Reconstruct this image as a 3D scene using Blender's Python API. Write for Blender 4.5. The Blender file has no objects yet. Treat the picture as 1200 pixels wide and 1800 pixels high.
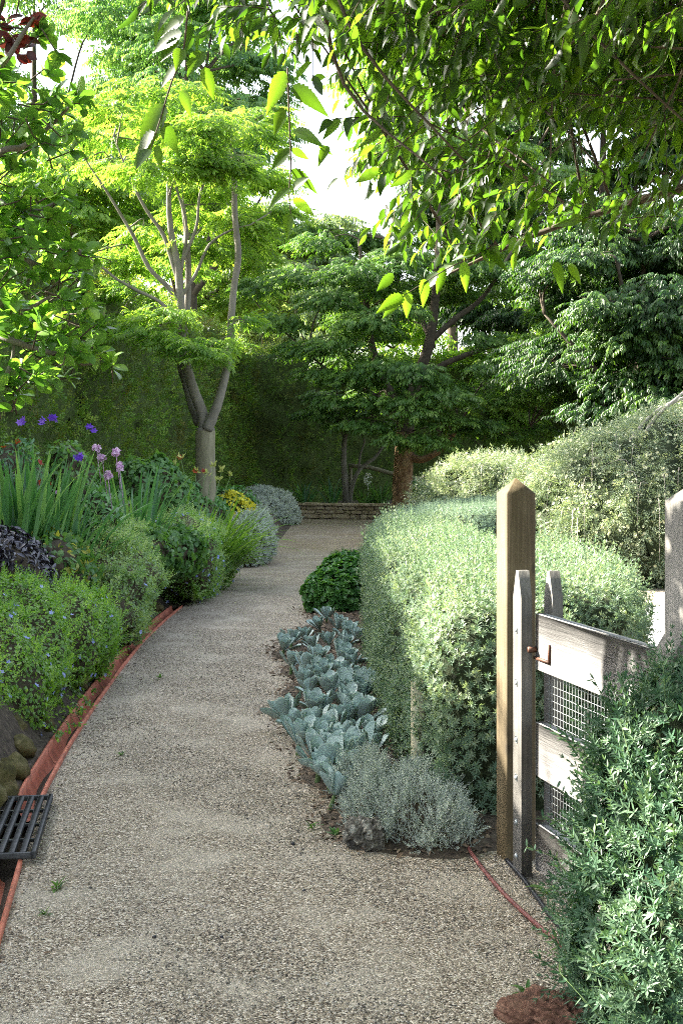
import bpy, math, random
import numpy as np
from mathutils import Vector

# ------------------------------------------------------------------ camera, light
SC = bpy.context.scene
K = 2450.0 / 1500.0            # depth factor of the 49 mm lens
EYE = 1.55
cam_d = bpy.data.cameras.new("camera")
cam = bpy.data.objects.new("camera", cam_d)
SC.collection.objects.link(cam)
cam.location = (0, 0, EYE)
cam.rotation_euler = (math.radians(90), 0, 0)
cam_d.sensor_fit = 'VERTICAL'
cam_d.sensor_height = 36.0
cam_d.sensor_width = 24.0
cam_d.lens = 49.0
cam_d.shift_y = -100.0 / 1800.0
cam_d.clip_start = 0.05
cam_d.clip_end = 600
SC.camera = cam

SUN_EL = math.radians(32)
SUN_AZ = math.radians(-70)      # measured from +Y (view direction) towards +X; negative = left
sun_dir = Vector((math.sin(SUN_AZ) * math.cos(SUN_EL), math.cos(SUN_AZ) * math.cos(SUN_EL), math.sin(SUN_EL)))
w = bpy.data.worlds.new("World")
SC.world = w
w.use_nodes = True
nt = w.node_tree
bg = nt.nodes["Background"]
sky = nt.nodes.new("ShaderNodeTexSky")
sky.sky_type = 'NISHITA'
sky.sun_disc = False
sky.sun_elevation = SUN_EL
sky.sun_rotation = SUN_AZ
sky.air_density = 1.0
sky.dust_density = 3.5
sky.ozone_density = 1.0
hsv = nt.nodes.new('ShaderNodeHueSaturation')      # hazy, whitish summer sky
hsv.inputs['Saturation'].default_value = 0.55
nt.links.new(sky.outputs[0], hsv.inputs['Color'])
nt.links.new(hsv.outputs[0], bg.inputs[0])
bg.inputs[1].default_value = 0.11
sl = bpy.data.lights.new("sun", 'SUN')
sl.energy = 5.0
sl.angle = math.radians(0.5)
sl.color = (1.0, 0.93, 0.80)
so = bpy.data.objects.new("sun", sl)
SC.collection.objects.link(so)
so.rotation_euler = sun_dir.to_track_quat('Z', 'Y').to_euler()
so.location = (-10, 10, 12)

SC.view_settings.view_transform = 'Standard'
SC.view_settings.look = 'None'
SC.view_settings.exposure = 2.98
SC.view_settings.gamma = 1.0
SC.render.engine = 'CYCLES'
cy = SC.cycles
cy.max_bounces = 7
cy.diffuse_bounces = 3
cy.filter_width = 1.0
cy.glossy_bounces = 2
cy.transmission_bounces = 5
cy.transparent_max_bounces = 6
cy.caustics_reflective = False
cy.caustics_refractive = False
cy.use_denoising = False
cy.use_adaptive_sampling = False
cy.sample_clamp_indirect = 6.0
SC.render.film_transparent = False

rng = np.random.default_rng(7)
random.seed(7)

# ------------------------------------------------------------------ helpers
def P(px, py, d):
    """point seen at picture position (px, py) of the 1200 x 1800 photograph, d = depth / K"""
    return np.array([(px - 600) / 1500.0 * d, K * d, EYE - (py - 800) / 1500.0 * d])

def G(px, py, z=0.0):
    d = (EYE - z) * 1500.0 / (py - 800.0)
    return np.array([(px - 600) / 1500.0 * d, K * d, z])

def nrm(a):
    return a / np.maximum(np.linalg.norm(a, axis=-1, keepdims=True), 1e-9)

class MB:
    """mesh builder: arrays of verts / faces with a material slot and a variation value per vertex"""
    def __init__(self):
        self.V = []; self.F = []; self.M = []; self.A = []; self.n = 0
    def add(self, V, F, mat=0, var=None):
        V = np.asarray(V, float).reshape(-1, 3)
        if var is None: var = np.zeros(len(V))
        elif np.isscalar(var): var = np.full(len(V), float(var))
        self.V.append(V); self.A.append(np.asarray(var, float))
        if not isinstance(F, list): F = [F]
        for f in F:
            f = np.asarray(f, int)
            if f.size: self.F.append(f + self.n); self.M.append(mat)
        self.n += len(V)
        return self
    def build(self, name, mats, parent=None, smooth=False):
        me = bpy.data.meshes.new(name)
        V = np.concatenate(self.V).astype(np.float32)
        tot = np.concatenate([np.full(len(f), f.shape[1]) for f in self.F]).astype(np.int32)
        idx = np.concatenate([f.ravel() for f in self.F]).astype(np.int32)
        mi = np.concatenate([np.full(len(f), m) for f, m in zip(self.F, self.M)]).astype(np.int32)
        me.vertices.add(len(V)); me.vertices.foreach_set("co", V.ravel())
        me.loops.add(len(idx)); me.loops.foreach_set("vertex_index", idx)
        me.polygons.add(len(tot))
        st = np.concatenate([[0], np.cumsum(tot)[:-1]]).astype(np.int32)
        me.polygons.foreach_set("loop_start", st)
        me.polygons.foreach_set("loop_total", tot)
        me.polygons.foreach_set("material_index", mi)
        if smooth: me.polygons.foreach_set("use_smooth", np.ones(len(tot), bool))
        at = me.attributes.new("var", 'FLOAT', 'POINT')
        at.data.foreach_set("value", np.concatenate(self.A).astype(np.float32))
        for m in (mats if isinstance(mats, (list, tuple)) else [mats]): me.materials.append(m)
        me.update(calc_edges=True)
        o = bpy.data.objects.new(name, me)
        SC.collection.objects.link(o)
        if parent is not None: o.parent = parent
        return o

def tag(o, label=None, cat=None, group=None, kind=None):
    if label: o["label"] = label
    if cat: o["category"] = cat
    if group: o["group"] = group
    if kind: o["kind"] = kind
    return o

def recenter(root, at):
    """turn an empty at `at` into the parent origin while parts keep world coordinates"""
    pass

def thing(name, label, cat, loc=(0, 0, 0), group=None):
    o = bpy.data.objects.new(name, None)
    SC.collection.objects.link(o)
    o.location = tuple(float(v) for v in loc)
    o.empty_display_size = 0.1
    return tag(o, label, cat, group)

def part(mb, name, mats, parent, smooth=False):
    """build in world coordinates, then hang under the parent (pure translation)"""
    o = mb.build(name, mats, parent, smooth)
    L = np.array(parent.location)
    p = parent.parent
    while p is not None:
        L = L + np.array(p.location); p = p.parent
    me = o.data
    n = len(me.vertices); co = np.empty(n * 3, np.float32)
    me.vertices.foreach_get("co", co)
    co = co.reshape(-1, 3) - L.astype(np.float32)
    me.vertices.foreach_set("co", co.ravel()); me.update()
    return o

# ---- templates: leaf along +Y, width X, normal Z
def T_diamond(w=.2, bend=.12, fold=.06):
    V = np.array([[0, 0, 0], [-w, .45, fold], [w, .45, fold], [0, 1, -bend]])
    return V, [np.array([[0, 3, 1], [0, 2, 3]])]
def T_leaf(w=.2, bend=.15, fold=.06, peak=.42):
    V = np.array([[0, 0, 0], [-w * .75, peak * .5, fold], [0, peak * .5, 0], [w * .75, peak * .5, fold],
                  [-w, peak + .1, fold * .8 - bend * .2], [0, peak + .1, -bend * .2], [w, peak + .1, fold * .8 - bend * .2],
                  [-w * .55, .78, -bend * .5 + fold * .4], [0, .78, -bend * .55], [w * .55, .78, -bend * .5 + fold * .4], [0, 1, -bend]])
    F3 = np.array([[0, 2, 1], [0, 3, 2], [7, 8, 10], [8, 9, 10]])
    F4 = np.array([[1, 2, 5, 4], [2, 3, 6, 5], [4, 5, 8, 7], [5, 6, 9, 8]])
    return V, [F3, F4]
def T_serrate(w=.21, bend=.22, fold=.05, n=9):
    V = [[0, 0, 0]]; ys = np.linspace(.0, 1, n + 2)[1:-1]
    for i, y in enumerate(ys):
        prof = w * (math.sin(math.pi * min(1, y ** .62)) ** .9) * (1 - .15 * y)
        z = -bend * y * y
        V += [[-prof, y - .015, z + fold * prof / w], [0, y - .03, z], [prof, y - .015, z + fold * prof / w]]
        # serration notch just beyond the tooth
        V += [[-prof * .84, y + .03, z + fold * prof / w * .8], [prof * .84, y + .03, z + fold * prof / w * .8]]
    V += [[0, 1, -bend]]
    F3 = []; F4 = []
    b = lambda i: 1 + 5 * i
    F3 += [[0, b(0) + 1, b(0)], [0, b(0) + 2, b(0) + 1]]
    for i in range(n):
        l, m, r, nl, nr = b(i), b(i) + 1, b(i) + 2, b(i) + 3, b(i) + 4
        if i < n - 1:
            L, M, R = b(i + 1), b(i + 1) + 1, b(i + 1) + 2
            F3 += [[l, m, nl], [m, r, nr]]
            F4 += [[nl, m, M, L], [m, nr, R, M]]
        else:
            T = len(V) - 1
            F3 += [[l, m, nl], [m, r, nr], [nl, m, T], [m, nr, T]]
    return np.array(V), [np.array(F3), np.array(F4)]
def T_oval(w=.3, bend=.12, fold=.05):
    ys = [.12, .35, .6, .82]; ws = [.45, .85, 1.0, .72]
    V = [[0, 0, 0]]
    for y, q in zip(ys, ws): V += [[-w * q, y, fold * q - bend * y * y], [0, y, -bend * y * y], [w * q, y, fold * q - bend * y * y]]
    V += [[0, 1, -bend]]
    F3 = [[0, 2, 1], [0, 3, 2], [10, 11, 13], [11, 12, 13]]; F4 = []
    for i in range(3):
        a = 1 + 3 * i; c = a + 3
        F4 += [[a, a + 1, c + 1, c], [a + 1, a + 2, c + 2, c + 1]]
    return np.array(V), [np.array(F3), np.array(F4)]

def scatter(mb, T, pos, axis, up, s, mat=0, var=None, wscale=None):
    TV, TF = T
    pos = np.asarray(pos, float); n = len(pos)
    if n == 0: return
    a = nrm(np.asarray(axis, float) + 1e-6)
    x = np.cross(a, np.asarray(up, float) + 1e-6 * rng.normal(size=(n, 3))); x = nrm(x)
    nn = np.cross(x, a)
    s = np.broadcast_to(np.asarray(s, float), (n,))
    ws = np.ones(n) if wscale is None else np.broadcast_to(wscale, (n,))
    V = pos[:, None, :] + s[:, None, None] * (TV[None, :, 0:1] * ws[:, None, None] * x[:, None, :] + TV[None, :, 1:2] * a[:, None, :] + TV[None, :, 2:3] * nn[:, None, :])
    k = len(TV)
    if var is None: var = rng.random(n)
    A = np.repeat(np.broadcast_to(var, (n,)), k)
    off = (np.arange(n) * k)[:, None, None]
    F = [(f[None] + off).reshape(-1, f.shape[1]) for f in TF]
    mb.add(V.reshape(-1, 3), F, mat, A)

def merge_template(items):
    """items: list of (template, pos, axis, up, s) -> one template"""
    m = MB()
    for T, p, a, u, s in items: scatter(m, T, np.array([p]), np.array([a]), np.array([u]), s)
    V = np.concatenate(m.V)
    by = {}
    for f in m.F: by.setdefault(f.shape[1], []).append(f)
    return V, [np.concatenate(v) for v in by.values()]

def T_spray(n=9, leaf=None, ls=.34, spread=62, droop=.35, seed=0, twig=True):
    """flat alternate-leaved twig of unit length"""
    r = random.Random(seed); leaf = leaf or T_diamond(.2, .2, .05)
    it = []
    for i in range(n):
        t = .12 + .8 * i / (n - 1); side = -1 if i % 2 else 1
        ang = math.radians(spread + r.uniform(-12, 12)) * side
        if i == n - 1: ang = 0
        a = (math.sin(ang), math.cos(ang), -droop + r.uniform(-.15, .15))
        it.append((leaf, (0, t, -.18 * t * t), a, (r.uniform(-.3, .3), r.uniform(-.2, .2), 1), ls * r.uniform(.8, 1.15) * (1 - .25 * abs(t - .5))))
    return merge_template(it)

def T_whorl(n=8, leaf=None, tilt=.35, inner=True, seed=1):
    """star of narrow leaves round +Y"""
    r = random.Random(seed); leaf = leaf or T_diamond(.13, -.1, .03)
    it = []
    for i in range(n):
        a = 2 * math.pi * i / n + r.uniform(-.2, .2); t = tilt + r.uniform(-.15, .2)
        it.append((leaf, (0, 0, 0), (math.cos(a), t, math.sin(a)), (0, 1, 0.01), r.uniform(.85, 1.1)))
    if inner:
        for i in range(max(3, n // 2)):
            a = 2 * math.pi * i / (n // 2) + .4
            it.append((leaf, (0, .08, 0), (math.cos(a), 1.3, math.sin(a)), (0, 1, 0.01), .62))
    return merge_template(it)

def T_sprig(nodes=4, per=4, leaf=None, ls=.32, seed=2, taper=.5):
    """upright shoot of unit length with whorls of narrow leaves"""
    r = random.Random(seed); leaf = leaf or T_diamond(.12, -.1, .03)
    it = []
    for k in range(nodes):
        t = k / max(1, nodes - 1)
        for i in range(per):
            a = 2 * math.pi * i / per + k * .8 + r.uniform(-.2, .2)
            it.append((leaf, (0, .15 + .75 * t, 0), (math.cos(a), .55 + .8 * t, math.sin(a)), (0, 1, 0.01), ls * (1 - taper * t) * r.uniform(.85, 1.15)))
    it.append((leaf, (0, .9, 0), (0, 1, .05), (1, 0, 0), ls * .6))
    return merge_template(it)

def T_flower(n=5, w=.38, cup=.25):
    leaf = T_diamond(w, -.1, .02)
    return merge_template([(leaf, (0, 0, 0), (math.cos(2 * math.pi * i / n), cup, math.sin(2 * math.pi * i / n)), (0, 1, 0.01), 1.0) for i in range(n)])

# ---- tubes
def smooth_path(pts, n=4):
    pts = np.asarray(pts, float)
    if len(pts) < 3: 
        t = np.linspace(0, 1, n + 1)[:, None]; return pts[0] * (1 - t) + pts[-1] * t
    P0 = np.vstack([2 * pts[0] - pts[1], pts, 2 * pts[-1] - pts[-2]])
    out = []
    for i in range(1, len(P0) - 2):
        for k in range(n):
            t = k / n
            out.append(.5 * ((2 * P0[i]) + (-P0[i - 1] + P0[i + 1]) * t + (2 * P0[i - 1] - 5 * P0[i] + 4 * P0[i + 1] - P0[i + 2]) * t * t + (-P0[i - 1] + 3 * P0[i] - 3 * P0[i + 1] + P0[i + 2]) * t ** 3))
    out.append(P0[-2])
    return np.array(out)

def tube(mb, pts, r, sides=6, mat=0, var=0.5, lump=0.0, cap=True):
    pts = np.asarray(pts, float); n = len(pts)
    r = np.interp(np.linspace(0, 1, n), np.linspace(0, 1, len(np.atleast_1d(r))), np.atleast_1d(r)) if np.ndim(r) else np.full(n, r)
    t = np.gradient(pts, axis=0); t = nrm(t)
    ref = np.array([0, 0, 1.0]) if abs(t[0][2]) < .9 else np.array([1.0, 0, 0])
    u = nrm(np.cross(t[0], ref)); U = [u]
    for i in range(1, n):
        u = U[-1] - t[i] * np.dot(U[-1], t[i]); U.append(u / max(1e-9, np.linalg.norm(u)))
    U = np.array(U); W = np.cross(t, U)
    a = np.linspace(0, 2 * math.pi, sides, endpoint=False)
    rad = r[:, None] * (1 + lump * rng.normal(size=(n, sides)))
    V = pts[:, None] + rad[..., None] * (np.cos(a)[None, :, None] * U[:, None] + np.sin(a)[None, :, None] * W[:, None])
    V = V.reshape(-1, 3)
    i = np.arange(n - 1)[:, None] * sides; j = np.arange(sides)[None]; j2 = (j + 1) % sides
    F = np.stack([i + j, i + j2, i + sides + j2, i + sides + j], -1).reshape(-1, 4)
    Fl = [F]
    if cap and sides >= 3:
        V = np.vstack([V, pts[-1:], pts[:1]]); e = (n - 1) * sides; js = np.arange(sides)
        Fl.append(np.stack([e + js, e + (js + 1) % sides, np.full(sides, n * sides)], -1))
        Fl.append(np.stack([(js + 1) % sides, js, np.full(sides, n * sides + 1)], -1))
    mb.add(V, Fl, mat, var)

def ico(sub=2):
    bm_ = bpy.data.meshes.new("tmp")
    import bmesh
    b = bmesh.new(); bmesh.ops.create_icosphere(b, subdivisions=sub, radius=1.0)
    V = np.array([v.co[:] for v in b.verts]); F = np.array([[v.index for v in f.verts] for f in b.faces])
    b.free(); bpy.data.meshes.remove(bm_)
    return V, F
ICO1 = ico(1); ICO2 = ico(2); ICO3 = ico(3); ICO4 = ico(4); ICO5 = ico(6)

def vnoise(p, s=1.0, seed=0):
    """cheap smooth noise from sines, about -1..1"""
    q = np.asarray(p) * s; r = np.random.default_rng(seed); out = 0
    for k in range(5):
        d = r.normal(size=3) * (1 + .5 * k); out = out + np.sin(q @ d + r.uniform(0, 6.28)) / 5 * 1.6
    return out

# ---- signed distances
def sd_poly(xy, poly):
    poly = np.asarray(poly, float); x, y = xy[:, 0], xy[:, 1]
    d = np.full(len(xy), 1e18); ins = np.zeros(len(xy), bool)
    m = len(poly)
    for i in range(m):
        a = poly[i]; b = poly[(i + 1) % m]; e = b - a
        wx = x - a[0]; wy = y - a[1]
        t = np.clip((wx * e[0] + wy * e[1]) / (e @ e), 0, 1)
        d = np.minimum(d, (wx - e[0] * t) ** 2 + (wy - e[1] * t) ** 2)
        c = ((a[1] > y) != (b[1] > y)) & (x < e[0] * (y - a[1]) / (e[1] + 1e-12) + a[0])
        ins ^= c
    return np.where(ins, -1, 1) * np.sqrt(d)
def sd_prism(poly, z1, rd=.12, bump=.03, bs=3.0, seed=1):
    poly = np.asarray(poly, float)
    def f(p):
        a = sd_poly(p[:, :2], poly) + rd; b = p[:, 2] - (z1 - rd)
        o = np.sqrt(np.maximum(a, 0) ** 2 + np.maximum(b, 0) ** 2) + np.minimum(np.maximum(a, b), 0)
        return o - rd + bump * vnoise(p, bs, seed)
    bb = (np.append(poly.min(0) - .1, 0.0), np.append(poly.max(0) + .1, z1 + .1))
    return f, bb
def sd_blobs(blobs, bump=.04, bs=4.0, seed=1, k=.08):
    """blobs: (x, y, z, rx, ry, rz)"""
    B = np.asarray(blobs, float)
    def f(p):
        ds = []
        for b in B:
            q = (p - b[:3]) / b[3:6]; l = np.linalg.norm(q, axis=1)
            ds.append((l - 1) * min(b[3:6]) if False else l * (l - 1) / np.maximum(np.linalg.norm(q / b[3:6], axis=1), 1e-6))
        ds = np.array(ds)
        h = -k * np.log(np.exp(-np.clip(ds / k, -30, 30)).sum(0))
        return h + bump * vnoise(p, bs, seed)
    bb = ((B[:, :3] - B[:, 3:6]).min(0) - .1, (B[:, :3] + B[:, 3:6]).max(0) + .1)
    return f, bb
def grad(f, p, e=.01):
    g = np.stack([f(p + np.array(v) * e) - f(p - np.array(v) * e) for v in ((1, 0, 0), (0, 1, 0), (0, 0, 1))], -1)
    return nrm(g)
def surf_pts(f, bb, n, zmin=None, depth=.05, zexp=None):
    """n points close to the surface, scattered inwards by up to depth; also outward normals"""
    out = []; got = 0; lo, hi = np.array(bb[0], float), np.array(bb[1], float)
    if zmin is not None: lo[2] = zmin
    tries = 0
    while got < n and tries < 60:
        tries += 1
        p = rng.uniform(lo, hi, size=(60000, 3)); d = f(p)
        p = p[np.abs(d) < .07]
        if len(p) == 0: continue
        for _ in range(2): p = p - f(p)[:, None] * grad(f, p)
        p = p[p[:, 2] > lo[2]]
        out.append(p); got += len(p)
    p = np.concatenate(out)
    p = p[rng.permutation(len(p))[:n]]
    g = grad(f, p)
    return p - g * (rng.random(len(p)) ** 1.5 * depth)[:, None], g

def core(f, bb, inset, res=.08, name="stems"):
    """closed inner surface built by marching columns from a coarse sphere/box projection: points on a grid hull"""
    return None

# ------------------------------------------------------------------ materials
def newmat(name):
    m = bpy.data.materials.new(name); m.use_nodes = True
    n = m.node_tree.nodes; l = m.node_tree.links
    return m, n, l, n["Principled BSDF"]
def ramp(n, stops):
    r = n.new("ShaderNodeValToRGB"); e = r.color_ramp.elements
    while len(e) < len(stops): e.new(.5)
    for i, (p, c) in enumerate(stops):
        e[i].position = p; e[i].color = (*c, 1)
    return r
def leafmat(name, cols, rough=.5, trans=.35, tcol=None, spec=.35, patch=0.0):
    """cols: 3 leaf colours picked per leaf by the var attribute"""
    m, n, l, b = newmat(name)
    at = n.new("ShaderNodeAttribute"); at.attribute_name = "var"
    r = ramp(n, [(0, cols[0]), (.5, cols[1]), (1, cols[2])])
    l.new(at.outputs["Fac"], r.inputs[0])
    if patch:
        tc = n.new("ShaderNodeTexCoord"); no = n.new("ShaderNodeTexNoise"); no.inputs["Scale"].default_value = patch; no.inputs["Detail"].default_value = 8
        l.new(tc.outputs["Object"], no.inputs["Vector"]); pr = ramp(n, [(.33, (.75, .42, .40)), (.5, (.85, .85, .75)), (.68, (1.3, 1.3, 1.0))]); l.new(no.outputs[0], pr.inputs[0])
        pm = n.new("ShaderNodeMixRGB"); pm.blend_type = 'MULTIPLY'; pm.inputs[0].default_value = 1; l.new(r.outputs[0], pm.inputs[1]); l.new(pr.outputs[0], pm.inputs[2]); r = pm
    l.new(r.outputs[0], b.inputs["Base Color"])
    b.inputs["Roughness"].default_value = rough
    b.inputs["Specular IOR Level"].default_value = spec
    if trans > 0:
        t = n.new("ShaderNodeBsdfTranslucent")
        hs = n.new("ShaderNodeMixRGB"); hs.blend_type = 'MULTIPLY'; hs.inputs[0].default_value = 1
        l.new(r.outputs[0], hs.inputs[1]); hs.inputs[2].default_value = (*(tcol or (2.6, 2.6, 1.0)), 1)
        l.new(hs.outputs[0], t.inputs["Color"])
        mx = n.new("ShaderNodeMixShader"); mx.inputs[0].default_value = trans
        l.new(b.outputs[0], mx.inputs[1]); l.new(t.outputs[0], mx.inputs[2])
        l.new(mx.outputs[0], n["Material Output"].inputs["Surface"])
    return m
def noisemat(name, c0, c1, scale=8, rough=.8, bump=.3, stretch=(1, 1, 1), detail=6, dist=.01, c2=None, spec=.3, coord='Object'):
    m, n, l, b = newmat(name)
    tc = n.new("ShaderNodeTexCoord"); mp = n.new("ShaderNodeMapping"); mp.inputs["Scale"].default_value = stretch
    l.new(tc.outputs[coord], mp.inputs[0])
    no = n.new("ShaderNodeTexNoise"); no.inputs["Scale"].default_value = scale; no.inputs["Detail"].default_value = detail
    no.inputs["Roughness"].default_value = .65
    l.new(mp.outputs[0], no.inputs["Vector"])
    st = [(.3, c0), (.7, c1)] if c2 is None else [(.28, c0), (.5, c1), (.72, c2)]
    r = ramp(n, st); l.new(no.outputs[0], r.inputs[0]); l.new(r.outputs[0], b.inputs["Base Color"])
    b.inputs["Roughness"].default_value = rough; b.inputs["Specular IOR Level"].default_value = spec
    bp = n.new("ShaderNodeBump"); bp.inputs["Strength"].default_value = bump; bp.inputs["Distance"].default_value = dist
    l.new(no.outputs[0], bp.inputs["Height"]); l.new(bp.outputs[0], b.inputs["Normal"])
    return m

def gravelmat(name, tint=(1, 1, 1), fine=1.0):
    m, n, l, b = newmat(name)
    tc = n.new("ShaderNodeTexCoord")
    vo = n.new("ShaderNodeTexVoronoi"); vo.inputs["Scale"].default_value = 170 * fine
    l.new(tc.outputs["Object"], vo.inputs["Vector"])
    sep = n.new("ShaderNodeSeparateColor"); l.new(vo.outputs["Color"], sep.inputs[0])
    r = ramp(n, [(0, (.022, .018, .014)), (.2, (.125, .098, .068)), (.5, (.27, .222, .158)), (.78, (.41, .35, .262)), (1, (.72, .66, .55))])
    l.new(sep.outputs[0], r.inputs[0])
    no = n.new("ShaderNodeTexNoise"); no.inputs["Scale"].default_value = 2.3; no.inputs["Detail"].default_value = 7; no.inputs["Roughness"].default_value = .62
    l.new(tc.outputs["Object"], no.inputs["Vector"])
    r2 = ramp(n, [(.47, (0, 0, 0)), (.68, (1, 1, 1))]); l.new(no.outputs[0], r2.inputs[0])
    sand = n.new("ShaderNodeMixRGB"); sand.inputs[2].default_value = (.45 * tint[0], .40 * tint[1], .315 * tint[2], 1)
    ms = n.new("ShaderNodeMath"); ms.operation = 'MULTIPLY'; ms.inputs[1].default_value = .75
    l.new(r2.outputs[0], ms.inputs[0]); l.new(ms.outputs[0], sand.inputs[0]); 
    tn = n.new("ShaderNodeMixRGB"); tn.blend_type = 'MULTIPLY'; tn.inputs[0].default_value = 1; tn.inputs[2].default_value = (*tint, 1)
    l.new(r.outputs[0], tn.inputs[1]); l.new(tn.outputs[0], sand.inputs[1])
    # mossy, brownish tone further up the path
    mo = n.new("ShaderNodeTexNoise"); mo.inputs["Scale"].default_value = .9; mo.inputs["Detail"].default_value = 5
    l.new(tc.outputs["Object"], mo.inputs["Vector"])
    sx = n.new("ShaderNodeSeparateXYZ"); l.new(tc.outputs["Object"], sx.inputs[0])
    mr = n.new("ShaderNodeMapRange"); mr.inputs[1].default_value = 14; mr.inputs[2].default_value = 24; l.new(sx.outputs["Y"], mr.inputs[0])
    mm = n.new("ShaderNodeMath"); mm.operation = 'MULTIPLY'; l.new(mr.outputs[0], mm.inputs[0]); l.new(mo.outputs[0], mm.inputs[1])
    mix = n.new("ShaderNodeMixRGB"); mix.inputs[2].default_value = (.20, .145, .07, 1)
    l.new(mm.outputs[0], mix.inputs[0]); l.new(sand.outputs[0], mix.inputs[1])
    l.new(mix.outputs[0], b.inputs["Base Color"])
    b.inputs["Roughness"].default_value = .85; b.inputs["Specular IOR Level"].default_value = .25
    bp = n.new("ShaderNodeBump"); bp.inputs["Strength"].default_value = .9; bp.inputs["Distance"].default_value = .004
    inv = n.new("ShaderNodeMath"); inv.operation = 'SUBTRACT'; inv.inputs[0].default_value = 1; l.new(vo.outputs["Distance"], inv.inputs[1])
    l.new(inv.outputs[0], bp.inputs["Height"])
    bp2 = n.new("ShaderNodeBump"); bp2.inputs["Strength"].default_value = .3; bp2.inputs["Distance"].default_value = .03
    l.new(no.outputs[0], bp2.inputs["Height"]); l.new(bp2.outputs[0], bp.inputs["Normal"]); l.new(bp.outputs[0], b.inputs["Normal"])
    return m

def woodmat(name, c0, c1, c2, grain=(85, 85, 2.6), rough=.75, knots=True, bump=.35):
    m, n, l, b = newmat(name)
    tc = n.new("ShaderNodeTexCoord"); mp = n.new("ShaderNodeMapping"); mp.inputs["Scale"].default_value = grain
    l.new(tc.outputs["Object"], mp.inputs[0])
    no = n.new("ShaderNodeTexNoise"); no.inputs["Scale"].default_value = 1.0; no.inputs["Detail"].default_value = 9; no.inputs["Roughness"].default_value = .7
    no.inputs["Distortion"].default_value = .6
    l.new(mp.outputs[0], no.inputs["Vector"])
    n2 = n.new("ShaderNodeTexNoise"); n2.inputs["Scale"].default_value = 3.2; n2.inputs["Detail"].default_value = 4; l.new(tc.outputs["Object"], n2.inputs["Vector"])
    ad = n.new("ShaderNodeMath"); ad.operation = 'MULTIPLY_ADD'; ad.inputs[1].default_value = .55; l.new(n2.outputs[0], ad.inputs[0])
    m2 = n.new("ShaderNodeMath"); m2.operation = 'MULTIPLY'; m2.inputs[1].default_value = .45; l.new(no.outputs[0], m2.inputs[0]); l.new(m2.outputs[0], ad.inputs[2])
    r = ramp(n, [(.34, c0), (.5, c1), (.64, c2)]); l.new(ad.outputs[0], r.inputs[0])
    col = r.outputs[0]
    if knots:
        vm = n.new("ShaderNodeMapping"); vm.inputs["Scale"].default_value = (9, 9, 3.6); l.new(tc.outputs["Object"], vm.inputs[0])
        vo = n.new("ShaderNodeTexVoronoi"); vo.inputs["Scale"].default_value = 1.0; l.new(vm.outputs[0], vo.inputs["Vector"])
        kr = ramp(n, [(.06, (.3, .3, .3)), (.13, (1, 1, 1))]); l.new(vo.outputs["Distance"], kr.inputs[0])
        mx = n.new("ShaderNodeMixRGB"); mx.blend_type = 'MULTIPLY'; mx.inputs[0].default_value = .8
        l.new(col, mx.inputs[1]); l.new(kr.outputs[0], mx.inputs[2]); col = mx.outputs[0]
    l.new(col, b.inputs["Base Color"])
    b.inputs["Roughness"].default_value = rough; b.inputs["Specular IOR Level"].default_value = .3
    bp = n.new("ShaderNodeBump"); bp.inputs["Strength"].default_value = bump; bp.inputs["Distance"].default_value = .004
    l.new(no.outputs[0], bp.inputs["Height"]); l.new(bp.outputs[0], b.inputs["Normal"])
    return m

M = {}
M['gravel'] = gravelmat("gravel")
M['ground'] = noisemat("soil ground", (.035, .025, .016), (.09, .066, .042), 3, .95, .5, dist=.03)
M['soil'] = noisemat("mulched soil", (.022, .017, .012), (.07, .054, .038), 22, .95, .9, dist=.02, c2=(.14, .112, .08))
M['terracotta'] = noisemat("terracotta", (.20, .08, .05), (.45, .135, .078), 9, .75, .4, dist=.006, c2=(.58, .22, .14))
M['dirt'] = noisemat("drain dirt", (.02, .015, .01), (.08, .06, .04), 60, .95, .9, dist=.01)
M['grate'] = noisemat("dusty black grate", (.012, .012, .013), (.07, .07, .072), 30, .45, .2, dist=.002)
M['post'] = woodmat("pine post", (.045, .032, .015), (.085, .063, .031), (.15, .118, .066))
M['greywood'] = woodmat("weathered grey wood", (.055, .052, .046), (.12, .115, .105), (.21, .20, .185))
M['rail'] = woodmat("weathered rail wood", (.17, .165, .165), (.31, .305, .30), (.46, .45, .44), grain=(10, 3, 75), knots=False)
M['steel'] = noisemat("galvanised steel", (.35, .38, .39), (.55, .58, .58), 40, .4, .1); M['steel'].node_tree.nodes["Principled BSDF"].inputs["Metallic"].default_value = .7
M['darkmetal'] = noisemat("rusty latch", (.05, .025, .015), (.12, .05, .03), 40, .6, .2)
M['lava'] = noisemat("lichened rock", (.03, .028, .025), (.12, .11, .09), 30, .95, 1.0, dist=.02, c2=(.55, .54, .46))
M['redrock'] = noisemat("red scoria", (.04, .022, .016), (.15, .075, .05), 16, .95, 1.0, dist=.03, c2=(.26, .15, .10))
M['mossrock'] = noisemat("mossy rock", (.03, .026, .014), (.09, .08, .025), 14, .95, 1.0, dist=.03, c2=(.22, .18, .09))
M['wallstone'] = noisemat("sandstone", (.16, .12, .07), (.30, .24, .15), 5, .9, .6, dist=.02, c2=(.42, .36, .26))
M['slab'] = noisemat("pale slab", (.20, .21, .22), (.28, .29, .30), 5, .8, .1)
M['cream'] = noisemat("cream pipe", (.50, .46, .30), (.62, .58, .42), 6, .5, .05)
M['hose'] = noisemat("red hose", (.13, .04, .035), (.24, .085, .075), 20, .55, .1)
M['bhose'] = noisemat("black hose", (.01, .011, .014), (.03, .03, .035), 20, .35, .1)
M['bark_grey'] = noisemat("smooth grey bark", (.10, .09, .07), (.20, .185, .15), 3, .85, .5, stretch=(2, 2, 1), dist=.02)
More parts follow.
